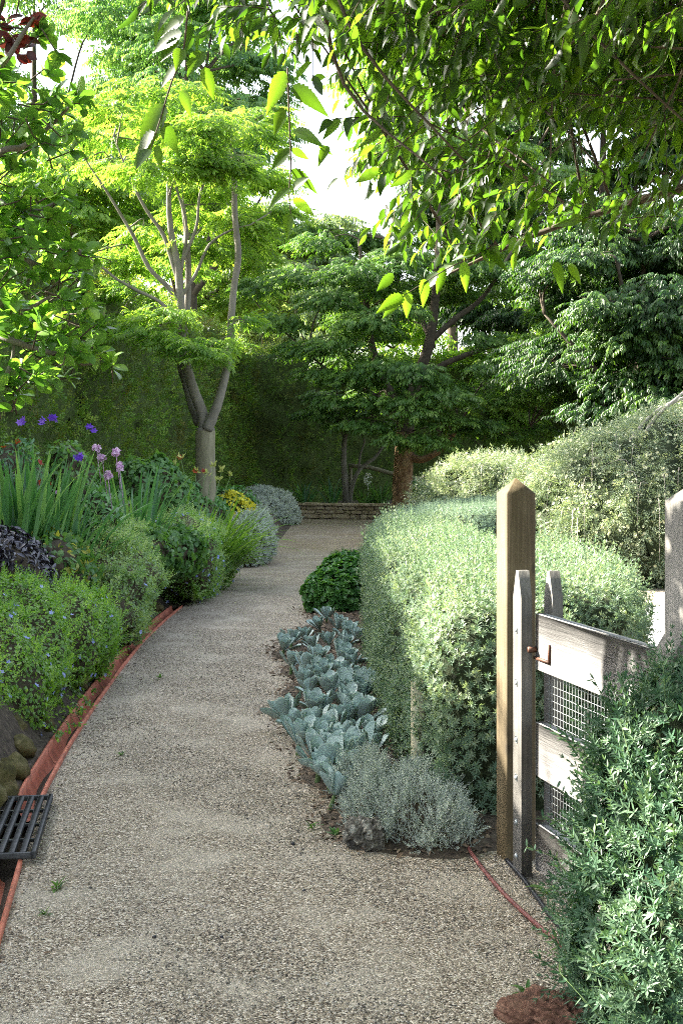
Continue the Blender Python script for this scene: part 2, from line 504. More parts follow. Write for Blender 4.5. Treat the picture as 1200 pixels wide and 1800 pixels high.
M['bark_pale'] = noisemat("pale bark", (.13, .12, .07), (.26, .24, .16), 4, .85, .4, stretch=(3, 3, .6), dist=.02)
M['bark_brown'] = noisemat("flaking brown bark", (.035, .022, .014), (.20, .12, .06), 5, .95, 1.0, stretch=(1.5, 1.5, 1), dist=.05, c2=(.36, .27, .15))
M['bark_dark'] = noisemat("dark twig bark", (.035, .028, .02), (.10, .08, .055), 12, .9, .4)
M['twig_grey'] = noisemat("grey twigs", (.22, .20, .17), (.38, .35, .31), 20, .9, .3)
M['stem'] = noisemat("woody stems", (.035, .028, .018), (.08, .062, .038), 25, .95, .5)
M['greenstem'] = noisemat("green stems", (.06, .10, .03), (.10, .16, .05), 12, .7, .2)
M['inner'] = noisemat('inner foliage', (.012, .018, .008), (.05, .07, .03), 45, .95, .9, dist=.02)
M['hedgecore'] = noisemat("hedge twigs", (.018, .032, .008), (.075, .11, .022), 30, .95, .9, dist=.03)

M['l_zelk'] = leafmat("zelkova leaves", [(.026, .070, .012), (.050, .115, .020), (.14, .235, .042)], .5, .35, spec=.35)
M['l_light'] = leafmat("light green leaves", [(.06, .14, .028), (.12, .21, .04), (.22, .33, .07)], .5, .45)
M['l_blue'] = leafmat("blue green leaves", [(.06, .14, .055), (.10, .20, .075), (.19, .30, .11)], .5, .40)
M['l_dark'] = leafmat("dark evergreen leaves", [(.010, .036, .008), (.024, .066, .013), (.075, .14, .028)], .45, .25, spec=.35)
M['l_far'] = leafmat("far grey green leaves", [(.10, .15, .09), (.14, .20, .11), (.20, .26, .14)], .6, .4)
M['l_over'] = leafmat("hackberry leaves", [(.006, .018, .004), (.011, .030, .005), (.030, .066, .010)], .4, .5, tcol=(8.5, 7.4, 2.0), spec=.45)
M['l_mag'] = leafmat("oval leaves", [(.045, .12, .022), (.08, .18, .032), (.16, .28, .05)], .35, .38, spec=.5)
M['l_red'] = leafmat("dark red leaves", [(.04, .010, .012), (.07, .015, .014), (.16, .03, .018)], .4, .2, tcol=(2.5, 1.4, 1.0))
M['l_hedge'] = leafmat("conifer hedge leaves", [(.05, .12, .018), (.10, .20, .028), (.22, .29, .05)], .6, .2, patch=1.3)
M['l_teuc'] = leafmat("silvery hedge leaves", [(.095, .17, .11), (.165, .245, .16), (.31, .375, .26)], .6, .25, tcol=(1.6, 1.6, .8))
M['l_teuc2'] = leafmat("blue grey hedge leaves", [(.11, .18, .13), (.16, .24, .17), (.24, .31, .22)], .6, .2, tcol=(1.5, 1.5, .9))
M['l_west'] = leafmat("grey green shrub leaves", [(.034, .090, .048), (.065, .13, .072), (.15, .235, .135)], .5, .2, tcol=(1.6, 1.6, .8))
M['l_silver'] = leafmat("silver leaves", [(.33, .39, .34), (.46, .52, .45), (.62, .66, .57)], .65, .15, tcol=(1.3, 1.3, .9))
M['l_succ'] = leafmat("glaucous fleshy leaves", [(.32, .44, .42), (.43, .55, .52), (.55, .65, .61)], .5, .08, tcol=(1.2, 1.3, .9))
M['l_peri'] = leafmat("small green leaves", [(.07, .17, .035), (.14, .28, .05), (.28, .43, .10)], .4, .35, spec=.5)
M['l_peri2'] = leafmat("variegated small leaves", [(.11, .215, .08), (.21, .32, .14), (.40, .48, .27)], .45, .3, spec=.5)
M['l_box'] = leafmat("round shrub leaves", [(.04, .13, .035), (.07, .185, .045), (.12, .26, .06)], .4, .2, spec=.5)
M['l_strap'] = leafmat("strap leaves", [(.035, .11, .045), (.065, .17, .065), (.15, .27, .10)], .42, .3, spec=.5)
M['l_lily'] = leafmat("daylily leaves", [(.055, .13, .025), (.09, .19, .03), (.16, .26, .05)], .42, .35, spec=.5)
M['l_mid'] = leafmat("soft green leaves", [(.045, .12, .035), (.07, .16, .045), (.12, .22, .06)], .5, .3)
M['l_ygreen'] = leafmat("yellow green leaves", [(.16, .22, .03), (.30, .32, .05), (.45, .42, .07)], .5, .35, tcol=(1.6, 1.6, .8))
M['l_purple'] = leafmat("near black purple leaves", [(.010, .007, .014), (.018, .014, .026), (.05, .05, .08)], .3, .05, spec=.7)
M['l_weep'] = leafmat("pale weeping leaves", [(.115, .17, .10), (.20, .265, .16), (.36, .41, .28)], .6, .25, tcol=(1.6, 1.6, .8))
M['f_cream'] = leafmat("cream flowers", [(.45, .47, .30), (.58, .60, .42), (.68, .69, .52)], .6, .3, tcol=(1.2, 1.2, .9))
M['f_blue'] = leafmat("pale blue flowers", [(.26, .32, .72), (.38, .44, .85), (.55, .58, .9)], .6, .3, tcol=(1, 1, 1))
M['f_violet'] = leafmat("violet flowers", [(.10, .03, .42), (.17, .06, .55), (.28, .14, .62)], .6, .3, tcol=(1, 1, 1))
M['f_pink'] = leafmat("pink flowers", [(.55, .32, .55), (.68, .46, .66), (.80, .66, .78)], .6, .3, tcol=(1, 1, 1))
M['f_yellow'] = leafmat("yellow flowers", [(.60, .52, .02), (.72, .66, .04), (.80, .76, .12)], .6, .3, tcol=(1, 1, 1))
M['f_red'] = leafmat("dark red flowers", [(.18, .01, .012), (.30, .03, .015), (.50, .20, .03)], .6, .3, tcol=(1.2, 1, 1))
M['f_bud'] = leafmat("yellow green buds", [(.30, .36, .08), (.42, .46, .12), (.55, .55, .20)], .6, .3, tcol=(1, 1, 1))
M['f_white'] = leafmat("white flowers", [(.5, .55, .42), (.65, .68, .55), (.75, .76, .68)], .6, .3, tcol=(1, 1, 1))
M['chip'] = leafmat("bark chips", [(.07, .045, .028), (.16, .11, .07), (.30, .23, .16)], .9, 0)
M['stone'] = leafmat("loose stones", [(.06, .055, .05), (.26, .225, .175), (.62, .58, .50)], .75, 0)

# ------------------------------------------------------------------ setting
# left edge of the drain (x of its centre) against depth d
CH = np.array([(-1.02, 2.2), (-1.20, 2.95), (-1.345, 3.55), (-1.42, 3.95), (-1.50, 4.55), (-1.575, 5.3), (-1.64, 6.1), (-1.70, 7.1), (-1.70, 8.1), (-1.66, 9.2), (-1.56, 11.2), (-1.36, 13.2), (-1.18, 15.5), (-1.15, 20.5), (-1.15, 45)])
def chx(Y): return np.interp(Y / K, CH[:, 1], CH[:, 0])
HW = .062      # half width of the channel

# big ground sheet
mb = MB()
xs = np.array([-260, -60, -12, -4, 0, 4, 12, 60, 260.]); ys = np.array([-60, -5, 5, 15, 40, 80, 160, 420.])
gx, gy = np.meshgrid(xs, ys); V = np.stack([gx.ravel(), gy.ravel(), np.full(gx.size, -.13)], -1)
i = np.arange(len(ys) - 1)[:, None] * len(xs) + np.arange(len(xs) - 1)[None]; i = i.ravel()
mb.add(V, np.stack([i, i + 1, i + len(xs) + 1, i + len(xs)], -1))
tag(mb.build("ground", M['ground']), kind='structure')

# gravel path sheet, from the channel's right rim to the court behind the gate
mb = MB()
ys = np.concatenate([np.linspace(-4, 3, 6), np.linspace(3.2, 20, 120), np.linspace(20.3, 42, 60)])
ts = np.concatenate([np.linspace(0, 1, 60) ** 1.3])
gy, gt = np.meshgrid(ys, ts, indexing='ij')
xl = chx(gy) + HW - .004
gx = xl + (9 - xl) * gt
gz = .006 * np.sin(gx * 2.1 + gy * .7) * np.sin(gy * 1.3 + 1) + .004 * np.sin(gx * 5 + gy * 3)
gz = gz * np.clip((gx - xl) / .3, 0, 1)
V = np.stack([gx.ravel(), gy.ravel(), gz.ravel()], -1); nc = len(ts)
i = (np.arange(len(ys) - 1)[:, None] * nc + np.arange(nc - 1)[None]).ravel()
mb.add(V, np.stack([i, i + 1, i + nc + 1, i + nc], -1))
tag(mb.build("gravel_path", M['gravel'], smooth=True), kind='structure')

# raised left bed
def bed_h(x, y):
    s = np.maximum(chx(y) - HW - .02 - x, 0)
    h = .50 * np.clip((s - .05) / .40, 0, 1) ** .8 + .28 * np.clip((s - .45) / 1.6, 0, 1) + .01
    return h * np.clip((36.5 - y) / 3, .1, 1) + .02 * np.sin(x * 7 + y * 3) * np.clip(s * 3, 0, 1)
mb = MB()
ys = np.linspace(-3, 36, 170); ss = np.concatenate([[0, .02, .04], np.linspace(.06, .6, 12), np.linspace(.7, 5, 14)])
gy, gs = np.meshgrid(ys, ss, indexing='ij'); gx = chx(gy) - HW - gs - .001 + np.where((gy > 14.35) & ((gy < 16.95) | (gy > 18.65)), 2 * HW, 0)
gz = bed_h(gx, gy); gz[:, 0] = -.02
V = np.stack([gx.ravel(), gy.ravel(), gz.ravel()], -1); nc = len(ss)
i = (np.arange(len(ys) - 1)[:, None] * nc + np.arange(nc - 1)[None]).ravel()
mb.add(V, np.stack([i, i + nc, i + nc + 1, i + 1], -1))
tag(mb.build("garden_bed", M['soil'], smooth=True), kind='structure')

# right bed: low mulched soil inside a curved outline
def gxy(px, py): g = G(px, py); return (g[0], g[1])
RB = [gxy(*q) for q in [(800, 1505), (700, 1490), (625, 1478), (585, 1430), (555, 1395), (522, 1335), (500, 1290), (492, 1250), (505, 1205), (488, 1150), (500, 1125), (545, 1095), (535, 1060), (545, 1020), (600, 985), (640, 955), (655, 935), (690, 922)]]
RB = [tuple(q[:2]) for q in smooth_path([(a, b, 0) for a, b in RB], 4)] + [(3.3, 22.5), (3.3, 20.5), (1.7, 12), (1.85, 7.0), (1.1, 6.2), (1.05, 5.95), (.62, 5.55)]
def right_h(x, y):
    sd = -sd_poly(np.stack([x, y], -1), RB)
    sd = sd + .05 * vnoise(np.stack([x, y, y * 0], -1), 4.0, 2)
    return np.clip(sd * .28, -.05, .035) + .010 * np.sin(x * 23 + y * 11) * np.clip(sd * 8, 0, 1)
mb = MB()
xs = np.linspace(-.7, 3.4, 130); ys = np.linspace(5.2, 22.8, 260)
gx, gy = np.meshgrid(xs, ys); gz = right_h(gx.ravel(), gy.ravel())
V = np.stack([gx.ravel(), gy.ravel(), gz], -1); nc = len(xs)
i = (np.arange(len(ys) - 1)[:, None] * nc + np.arange(nc - 1)[None]).ravel()
F = np.stack([i, i + 1, i + nc + 1, i + nc], -1); F = F[gz[F].max(1) > -.045]
mb.add(V, F)
tag(mb.build("mulch_bed", M['soil'], smooth=True), kind='structure')
# bed behind the stone wall
mb = MB()
xs = np.linspace(-6, 16, 40); ys = np.linspace(34.5, 52, 20)
gx, gy = np.meshgrid(xs, ys); gz = .28 + .05 * np.sin(gx * 2) * np.cos(gy) + 0 * gx
gz[0] = -.1; gy[0] = 34.45
V = np.stack([gx.ravel(), gy.ravel(), gz.ravel()], -1); nc = len(xs)
i = (np.arange(len(ys) - 1)[:, None] * nc + np.arange(nc - 1)[None]).ravel()
mb.add(V, np.stack([i, i + 1, i + nc + 1, i + nc], -1))
tag(mb.build("back_bed", M['soil']), kind='structure')
# pale slab in the court
mb = MB()
a = G(1130, 1075); c = G(1160, 1045)
sl_ = [(2.35, 10.6), (3.9, 9.9), (4.4, 13.6), (3.05, 14.2)]
V = [(x, y, .02) for x, y in sl_] + [(x, y, -.05) for x, y in sl_]
mb.add(V, [np.array([[0, 1, 2, 3], [4, 5, 1, 0], [5, 6, 2, 1], [6, 7, 3, 2], [7, 4, 0, 3]])])
tag(mb.build("paving", M['slab']), kind='structure')

# ------------------------------------------------------------------ loose stuff
def stones(name, X, Y, Z, size, mat, label):
    mb = MB(); V, F = ICO1
    n = len(X)
    q = V[None] * (1 + .25 * rng.normal(size=(n, len(V), 1)))
    sc = rng.uniform(.6, 1.2, size=(n, 1, 3)); sc[..., 2] *= .6
    VV = q * sc * size[:, None, None] + np.stack([X, Y, Z], -1)[:, None]
    off = (np.arange(n) * len(V))[:, None, None]
    mb.add(VV.reshape(-1, 3), (F[None] + off).reshape(-1, 3), 0, np.repeat(rng.random(n) ** 1.3, len(V)))
    return tag(mb.build(name, mat), label, 'gravel', kind='stuff')
n = 60000
Y = 3.3 + (rng.random(n) ** 1.7) * 9; X = chx(Y) + HW + .01 + rng.random(n) * (1.75 + .1 * (Y < 6) * 4)
k = (right_h(X, Y) < -.03); X, Y = X[k], Y[k]
stones("gravel_stones", X, Y, np.full(len(X), .001), rng.uniform(.0015, .0042, len(X)) * np.where(rng.random(len(X)) < .02, 1.7, 1), M['stone'], "loose pale and dark grit lying on the gravel path")
n = 11000
X = rng.uniform(-.65, .8, n); Y = rng.uniform(5.4, 14, n); h = right_h(X, Y); k = h > -.012 - .02 * rng.random(n); h = np.maximum(h, 0)
mb = MB(); X, Y, h = X[k], Y[k], h[k]
scatter(mb, T_leaf(.22, .1), np.stack([X, Y, h + .006], -1), np.stack([rng.normal(size=len(X)), rng.normal(size=len(X)), rng.normal(size=len(X)) * .2], -1), np.tile([0, 0, 1.], (len(X), 1)) + rng.normal(size=(len(X), 3)) * .3, rng.uniform(.015, .045, len(X)))
tag(mb.build("bark_mulch", M['chip']), "brown bark chips and dead leaves between the succulents", "mulch", kind='stuff')

n = 900
Y = rng.uniform(4.2, 16, n); e = rng.random(n); X = np.where(e < .5, chx(Y) + HW + rng.random(n) ** 3 * .5, .45 - rng.random(n) ** 2 * .9)
k = (right_h(X, Y) < -.0); X, Y = X[k], Y[k]; mb = MB()
scatter(mb, T_leaf(.24, .25), np.stack([X, Y, np.full(len(X), .006)], -1), np.stack([rng.normal(size=len(X)), rng.normal(size=len(X)), rng.normal(size=len(X)) * .2], -1), np.tile([0, 0, 1.], (len(X), 1)) + rng.normal(size=(len(X), 3)) * .3, rng.uniform(.008, .026, len(X)))
tag(mb.build("leaf_litter", M['chip']), "scraps of brown leaf litter along both edges of the gravel", "leaf litter", kind='stuff')
# small weeds on the path edges
def tuft(px, py, s, name, label, mat, n=9):
    c = G(px, py); t = thing(name, label, "weed", c); mb = MB()
    ax = np.stack([rng.normal(size=n) * .7, rng.normal(size=n) * .7, rng.uniform(.4, 1.2, n)], -1)
    scatter(mb, T_leaf(.15, .3), np.tile(c, (n, 1)) + rng.normal(size=(n, 3)) * [.006, .006, .002], ax, np.tile([0, 0, 1.], (n, 1)), rng.uniform(.5, 1, n) * s)
    part(mb, "foliage", mat, t)
for (px, py, s, lb) in [(550, 1455, .05, "little green weed left of the grey lava rock"), (590, 1468, .055, "yellowish weed touching the left side of the lava rock"), (640, 1452, .0, ""),
                        (960, 1572, .09, "bright green seedling at the foot of the gate stile"), (925, 1748, .06, "small weed on the gravel near the red rock"),
                        (215, 1328, .05, "tiny weed on the gravel beside the drain bend"), (282, 1192, .05, "dark green leaf scrap on the path beside the terracotta drain"),
                        (100, 1562, .06, "green leaf scrap on the gravel below the black grate"), (80, 1608, .04, "smallest weed near the lower left edge of the gravel"),
                        (735, 1395, .0, "")]:
    if s: tuft(px, py, s, "weed", lb, M['l_mid'])

# ------------------------------------------------------------------ terracotta drain
def drain_piece(y0, y1, label):
    n = 7; Y = np.linspace(y0 + .004, y1 - .004, n); X = chx(Y)
    t = thing("drain_channel", label, "drain channel", (X[0], Y[0], 0), "terracotta drain channel lengths along the bed")
    a, z = HW, .018
    prof = np.array([(-a, -.1), (-a, z), (-a + .016, z + .002), (-a + .020, -.02), (-a + .045, -.062), (0, -.072), (a - .045, -.062), (a - .020, -.02), (a - .016, z + .002), (a, z), (a, -.1)])
    mb = MB(); V = np.array([[(X[i] + p[0], Y[i], p[1]) for p in prof] for i in range(n)]).reshape(-1, 3); m = len(prof)
    i = (np.arange(n - 1)[:, None] * m + np.arange(m - 1)[None]).ravel()
    mb.add(V, np.stack([i, i + m, i + m + 1, i + 1], -1))
    # socket collar at the far end
    for s in (-1, 1):
        pass
    part(mb, "trough", M['terracotta'], t)
    mb = MB(); q = []
    for i in range(n):
        w0 = -.005 + .018 * math.sin(Y[i] * 5.3); q += [(X[i] + w0, Y[i], -.058), (X[i] + .03, Y[i], -.040 + .006 * math.sin(Y[i] * 9)), (X[i] + a - .022, Y[i], -.022)]
    i = (np.arange(n - 1)[:, None] * 3 + np.arange(2)[None]).ravel()
    mb.add(q, np.stack([i, i + 1, i + 4, i + 3], -1))
    part(mb, "silt", M['dirt'], t)
gy1, gy0 = G(0, 1415)[1], G(0, 1522)[1]
nm = ["lowest drain length, at the left edge below the black grate", "clay drain length butting the far side of the black grate",
      "second clay drain length beyond the grate, trailing leaves over it", "third clay drain length beyond the grate, under the near blue flowers",
      "fourth clay drain length beyond the grate", "fifth clay drain length beyond the grate, where the edge straightens",
      "sixth clay drain length beyond the grate, beside the grey flowered mound", "last clay drain length before the edge vanishes under the middle mound",
      "short clay drain length showing again beside the silver mound"]
edges = [(3.0, gy0 + .02)] + [(gy1 - .02 + i * 1.15, gy1 - .02 + (i + 1) * 1.15) for i in range(7)] + [(17.0, 18.6)]
for (a, b), lb in zip(edges, nm): drain_piece(a, b, lb)

# black grate over the drain
gc = (chx((gy0 + gy1) / 2), (gy0 + gy1) / 2)
def obox(mb, c, ex, ey, ez, hx, hy, hz, mat=0, var=.5, bev=0):
    c = np.array(c, float); ex, ey, ez = (np.array(v, float) for v in (ex, ey, ez))
    if bev <= 0:
        V = [c + ex * hx * a + ey * hy * b + ez * hz * e for e in (-1, 1) for b in (-1, 1) for a in (-1, 1)]
        F = np.array([[0, 2, 3, 1], [4, 5, 7, 6], [0, 1, 5, 4], [2, 6, 7, 3], [0, 4, 6, 2], [1, 3, 7, 5]])
        mb.add(V, F, mat, var); return
    # chamfered box: 24 vertices
    V = []; H = (hx, hy, hz); E = (ex, ey, ez)
    idx = {}
    for sx in (-1, 1):
        for sy in (-1, 1):
            for sz in (-1, 1):
                for ax in range(3):
                    s = [sx, sy, sz]; p = c.copy()
                    for k in range(3): p = p + E[k] * s[k] * (H[k] if k == ax else H[k] - bev)
                    idx[(sx, sy, sz, ax)] = len(V); V.append(p)
    F4 = []; F3 = []
    for ax in range(3):
        o = [k for k in range(3) if k != ax]
        for s in (-1, 1):
            q = []
            for a, b in ((-1, -1), (1, -1), (1, 1), (-1, 1)):
                t = [0, 0, 0]; t[ax] = s; t[o[0]] = a; t[o[1]] = b; q.append(idx[(*t, ax)])
            if (s == 1) == (ax == 1): q = q[::-1]
            F4.append(q)
    for ax in range(3):       # edges parallel to ax
        o = [k for k in range(3) if k != ax]
        for a in (-1, 1):
            for b in (-1, 1):
                t0 = [0, 0, 0]; t1 = [0, 0, 0]; t0[ax] = -1; t1[ax] = 1
                for t in (t0, t1): t[o[0]] = a; t[o[1]] = b
                F4.append([idx[(*t0, o[0])], idx[(*t1, o[0])], idx[(*t1, o[1])], idx[(*t0, o[1])]])
    for sx in (-1, 1):
        for sy in (-1, 1):
            for sz in (-1, 1): F3.append([idx[(sx, sy, sz, k)] for k in range(3)])
    mb.add(V, [np.array(F4), np.array(F3)], mat, var)

ang = math.atan2(chx(gy1) - chx(gy0), gy1 - gy0)
ey = (math.sin(ang), math.cos(ang), 0); ex = (math.cos(ang), -math.sin(ang), 0); ez = (0, 0, 1)
t = thing("drain_grate", "black slotted grate lying across the terracotta drain at the left edge", "grate", (gc[0], gc[1], .02))
L = (gy1 - gy0) / 2
mb = MB()
gcx = gc[0] - .018
for s in (-1, 1): obox(mb, (gcx + s * .125 * ex[0], gc[1] + s * .125 * ex[1], .034), ex, ey, ez, .009, L, .014, bev=.002)
for s in (-1, 1): obox(mb, (gcx + s * ey[0] * (L - .008), gc[1] + s * ey[1] * (L - .008), .033), ex, ey, ez, .116, .009, .011, bev=.002)
part(mb, "frame", M['grate'], t)
mb = MB()
for k in range(5):
    o_ = (k - 2) * .042
    obox(mb, (gcx + o_ * ex[0], gc[1] + o_ * ex[1], .036), ex, ey, ez, .0115, L - .018, .009, bev=.002)
for k in range(1, 4):
    o_ = -L + k * L / 2
    obox(mb, (gcx + o_ * ey[0], gc[1] + o_ * ey[1], .030), ex, ey, ez, .115, .006, .006)
part(mb, "bars", M['grate'], t)

# rocks along the raised bed and elsewhere
def rock(name, label, c, r, mat, cat="rock", group=None, seed=0, sq=(1, 1, .8), rough=.16, sub=ICO3):
    V, F = sub; V = V.copy()
    n_ = vnoise(V, 1.7, seed) * rough + vnoise(V, 4.5, seed + 9) * rough * .5 + vnoise(V, 11, seed + 5) * rough * .3
    n_ = n_ - (.11 * np.clip(vnoise(V, 9, seed + 2), 0, 1) + .06 * np.clip(vnoise(V, 19, seed + 3), 0, 1) if sub is ICO5 else 0)
    V = V * (1 + n_)[:, None] * np.array(sq) * r + np.array(c)
    t = MB(); t.add(V, F); o = t.build(name, mat, smooth=True)
    me = o.data; co = np.empty(len(V) * 3, np.float32); me.vertices.foreach_get("co", co)
    me.vertices.foreach_set("co", (co.reshape(-1, 3) - np.array(c, np.float32)).ravel()); me.update(); o.location = tuple(map(float, c))
    return tag(o, label, cat, group)
rk = [(3, 1290, .13, "upper mossy rock at the left edge under the bright mound"), (35, 1310, .09, "mossy rock right beside the upper edge rock, behind the drain"),
      (18, 1345, .085, "small dark mossy rock between the edge rocks"), (2, 1380, .12, "mossy ochre rock directly above the black grate"),
      (-40, 1430, .15, "mossy rock beyond the left end of the grate"), (72, 1262, .07, "little rock half under the trailing blue flowers"),
      (150, 1190, .09, "grey rock peeping under the bright mound by the drain"), (262, 1085, .08, "tan rock at the foot of the grey flowered mound"), (300, 1052, .07, "farthest tan rock beside the drain")]
for j, (px, py, r, lb) in enumerate(rk):
    g = G(px, py + 25); x = min(g[0], chx(g[1]) - HW - r * .95)
    rock("rock", lb, (x, g[1], r * .55), r, M['mossrock'], group="rocks edging the raised bed", seed=j, rough=.26)
g = G(640, 1482); rock("lava_rock", "pitted grey lava rock below the silver cushion plant", (g[0], g[1] - .02, .04), .085, M['lava'], seed=31, rough=.26, sub=ICO5)
g = G(985, 1800); rock("scoria_rock", "reddish brown rock at the bottom edge beside the near shrub", (g[0], g[1], .0), .13, M['redrock'], seed=41, sq=(1.1, .8, .7), rough=.2, sub=ICO5)
for j, (px, py, r, lb) in enumerate([(174, 1646, .006, "white pebble near the bottom of the gravel"), (272, 1648, .007, "dark pebble left of the path middle near the bottom"), (160, 1562, .007, "pinkish pebble below the grate"),
                                     (390, 1648, .006, "dark pebble right of the path middle"), (365, 1266, .008, "black pebble halfway along the path"), (515, 1484, .009, "bluish pebble short of the lava rock"), (535, 1567, .008, "bluish pebble below the lava rock")]):
    g = G(px, py); rock("pebble", lb, (g[0], g[1], r * .3), r, M['stone'] if j in (0, 2) else M['bhose'], cat="pebble", seed=60 + j, sub=ICO2)

# hoses
mb = MB(); pts = [G(812, 1470, .01), G(835, 1510, .01), G(880, 1565, .01), G(935, 1618, .01), G(1000, 1672, .01), G(1080, 1730, .01)]
tube(mb, smooth_path(pts, 6), .0075, 8); tag(mb.build("garden_hose", M['hose'], smooth=True), "dull red hose curving over the gravel in front of the gate", "hose")
mb = MB(); pts = [G(890, 1512, .02), G(915, 1540, .012), G(945, 1580, .012), G(975, 1620, .012), G(1010, 1650, .012), G(1060, 1690, .012)]
tube(mb, smooth_path(pts, 6), .009, 8); tag(mb.build("irrigation_hose", M['bhose'], smooth=True), "black hose running from the post foot under the near shrub", "hose")
# cream pipe in the hedge
c = P(735, 1235, 3.88); mb = MB(); 
tube(mb, [(c[0], c[1], 0), (c[0], c[1], .21), (c[0], c[1], .52)], .034, 20, cap=False)
tube(mb, [(c[0], c[1], 0), (c[0], c[1], .52)], .030, 20, cap=False)
tag(mb.build("plastic_pipe", M['cream'], smooth=True), "cream open pipe standing against the silvery hedge face", "pipe")
o = bpy.data.objects["plastic_pipe"]

# ------------------------------------------------------------------ gate and posts
ga = math.atan2(585, 2450)                     # gate runs towards the viewer, to the right
u = np.array([math.sin(ga), -math.cos(ga), 0]); wl = np.array([-math.cos(ga), -math.sin(ga), 0]); zz = np.array([0, 0, 1.0])
def post(name, label, c, s, h, mat, notch=False):
    t = thing(name, label, "post", (c[0], c[1], 0)); mb = MB(); c = np.array([c[0], c[1], 0.0])
    ch = .004; he = h - .06
    ring = []
    for z, k in ((-.05, 1), (he, 1)):
        for a, b in ((-1, -1), (1, -1), (1, 1), (-1, 1)):
            for (da, db) in (((0, ch * -b), (ch * -a, 0)) if a == b else ((ch * -a, 0), (0, ch * -b))):
                ring.append(c + u * (a * s / 2 + da) + wl * (b * s / 2 + db) + zz * z)
    ap = c + zz * (h)
    V = np.array(ring + [ap]); F4 = [[i, (i + 1) % 8, 8 + (i + 1) % 8, 8 + i] for i in range(8)]
    F3 = [[8 + i, 8 + (i + 1) % 8, 16] for i in range(8)]
    mb.add(V, [np.array(F4), np.array(F3)])
    o = part(mb, "shaft", mat, t)
    return t
pc = P(906, 1000, 3.30)
post("gate_post", "tan square post with a pyramid top at the left of the gate", pc, .118, 1.462, M['post'])

s0 = P(949, 1200, 3.13); s0[2] = 0           # where the rails meet the stile
GL = .98
t = thing("garden_gate", "weathered grey timber gate with three rails and wire mesh", "gate", (s0[0], s0[1], 0))
def picket(name, side, along, z0, z1, wd, th):
    mb = MB(); base = s0 + wl * side + u * along
    prof = [(-wd / 2, z0), (wd / 2, z0), (wd / 2, z1 - .10), (.012, z1), (-.012, z1), (-wd / 2, z1 - .10)]
    V = []
    for k, q in ((-1, 0), (1, 0)):
        for a, z in prof: V.append(base + u * a + wl * k * th / 2 + zz * z)
    n = len(prof); F = [[i, (i + 1) % n, n + (i + 1) % n, n + i] for i in range(n)]
    mb.add(V, np.array(F)); 
    mb2 = np.array([[5, 4, 3, 2], [5, 2, 1, 0], [6 + 2, 6 + 3, 6 + 4, 6 + 5], [6 + 0, 6 + 1, 6 + 2, 6 + 5]])
    mb.add(V, mb2)
    return part(mb, name, M['greywood'], t)
st1 = picket("stile", .052, -.045, .005, 1.125, .085, .042)
st2 = picket("stile", -.048, .008, .02, 1.125, .085, .04)
rails = [(.765, .972, "pale sun bleached top rail"), (.375, .575, "bluish grey middle rail"), (.03, .205, "grey bottom rail")]
for z0, z1, lb in rails:
    mb = MB(); cc = s0 + u * (GL / 2 + .0) + zz * (z0 + z1) / 2 + wl * .002
    obox(mb, cc, u, wl, zz, GL / 2, .018, (z1 - z0) / 2, bev=.004)
    r_ = part(mb, "rail", M['rail'], t); r_["label"] = lb
mb = MB()                                      # mesh wire
for k in range(int(GL / .027)):
    a = s0 + u * (.03 + k * .027) - wl * .022
    for z0, z1 in ((.56, .78), (.19, .39)): tube(mb, [a + zz * z0, a + zz * z1], .0011, 4, cap=False)
for z in list(np.arange(.575, .78, .027)) + list(np.arange(.205, .39, .027)):
    a = s0 - wl * .0245 + zz * z; tube(mb, [a + u * .0, a + u * GL], .0011, 4, cap=False)
part(mb, "wire_mesh", M['steel'], t)
for z in (.905, .71, .50, .36, .07 + .0, .235 - .04):
    mb = MB(); b0 = s0 + wl * (.052 + .021) - u * .052 + zz * z
    V, F = ICO2; q = V * .0105
    V2 = b0 + q[:, 0:1] * u + q[:, 1:2] * zz + q[:, 2:3] * wl * .8
    mb.add(V2, F); obox(mb, b0 + wl * .001, u, wl, zz, .013, .0015, .013, bev=.001)
    part(mb, "bolt", M['steel'], t, smooth=False)
mb = MB(); b0 = s0 + u * .045 + wl * .024 + zz * .84
obox(mb, b0 + u * .03 - zz * .03, u, wl, zz, .075, .004, .005); obox(mb, b0 + u * .10 - zz * .0, u, wl, zz, .005, .004, .033); tube(mb, [b0 - u * .03, b0 - u * .03 + wl * .03], .011, 8)
part(mb, "latch", M['darkmetal'], t)
# hanging post on the near side
e0 = s0 + u * (GL + .085)
t2 = post("hinge_post", "grey post cut by the right edge with a wide notched foot", e0 - wl * .065, .135, 1.475, M['greywood'])
mb = MB()
cc = e0 + wl * .007; V = []
for k in (-1, 1):
    for (a, z) in ((-.06, 0), (.06, 0), (.06, 1.02), (-.06, 1.02)): V.append(cc + u * a + wl * (.0 if k < 0 else .032) + zz * z)
V = np.array(V); V[6] -= zz * .05; V[7] -= zz * .05
mb.add(V, np.array([[0, 1, 5, 4], [1, 2, 6, 5], [2, 3, 7, 6], [3, 0, 4, 7], [4, 5, 6, 7]]))
part(mb, "packer_board", M['greywood'], t2)
for z in (1.12, .93):
    mb = MB(); V, F = ICO2; b0 = e0 - wl * .065 - u * .068 + wl * .01 + zz * z; mb.add(b0 + V * .011, F); part(mb, "bolt", M['steel'], t2)

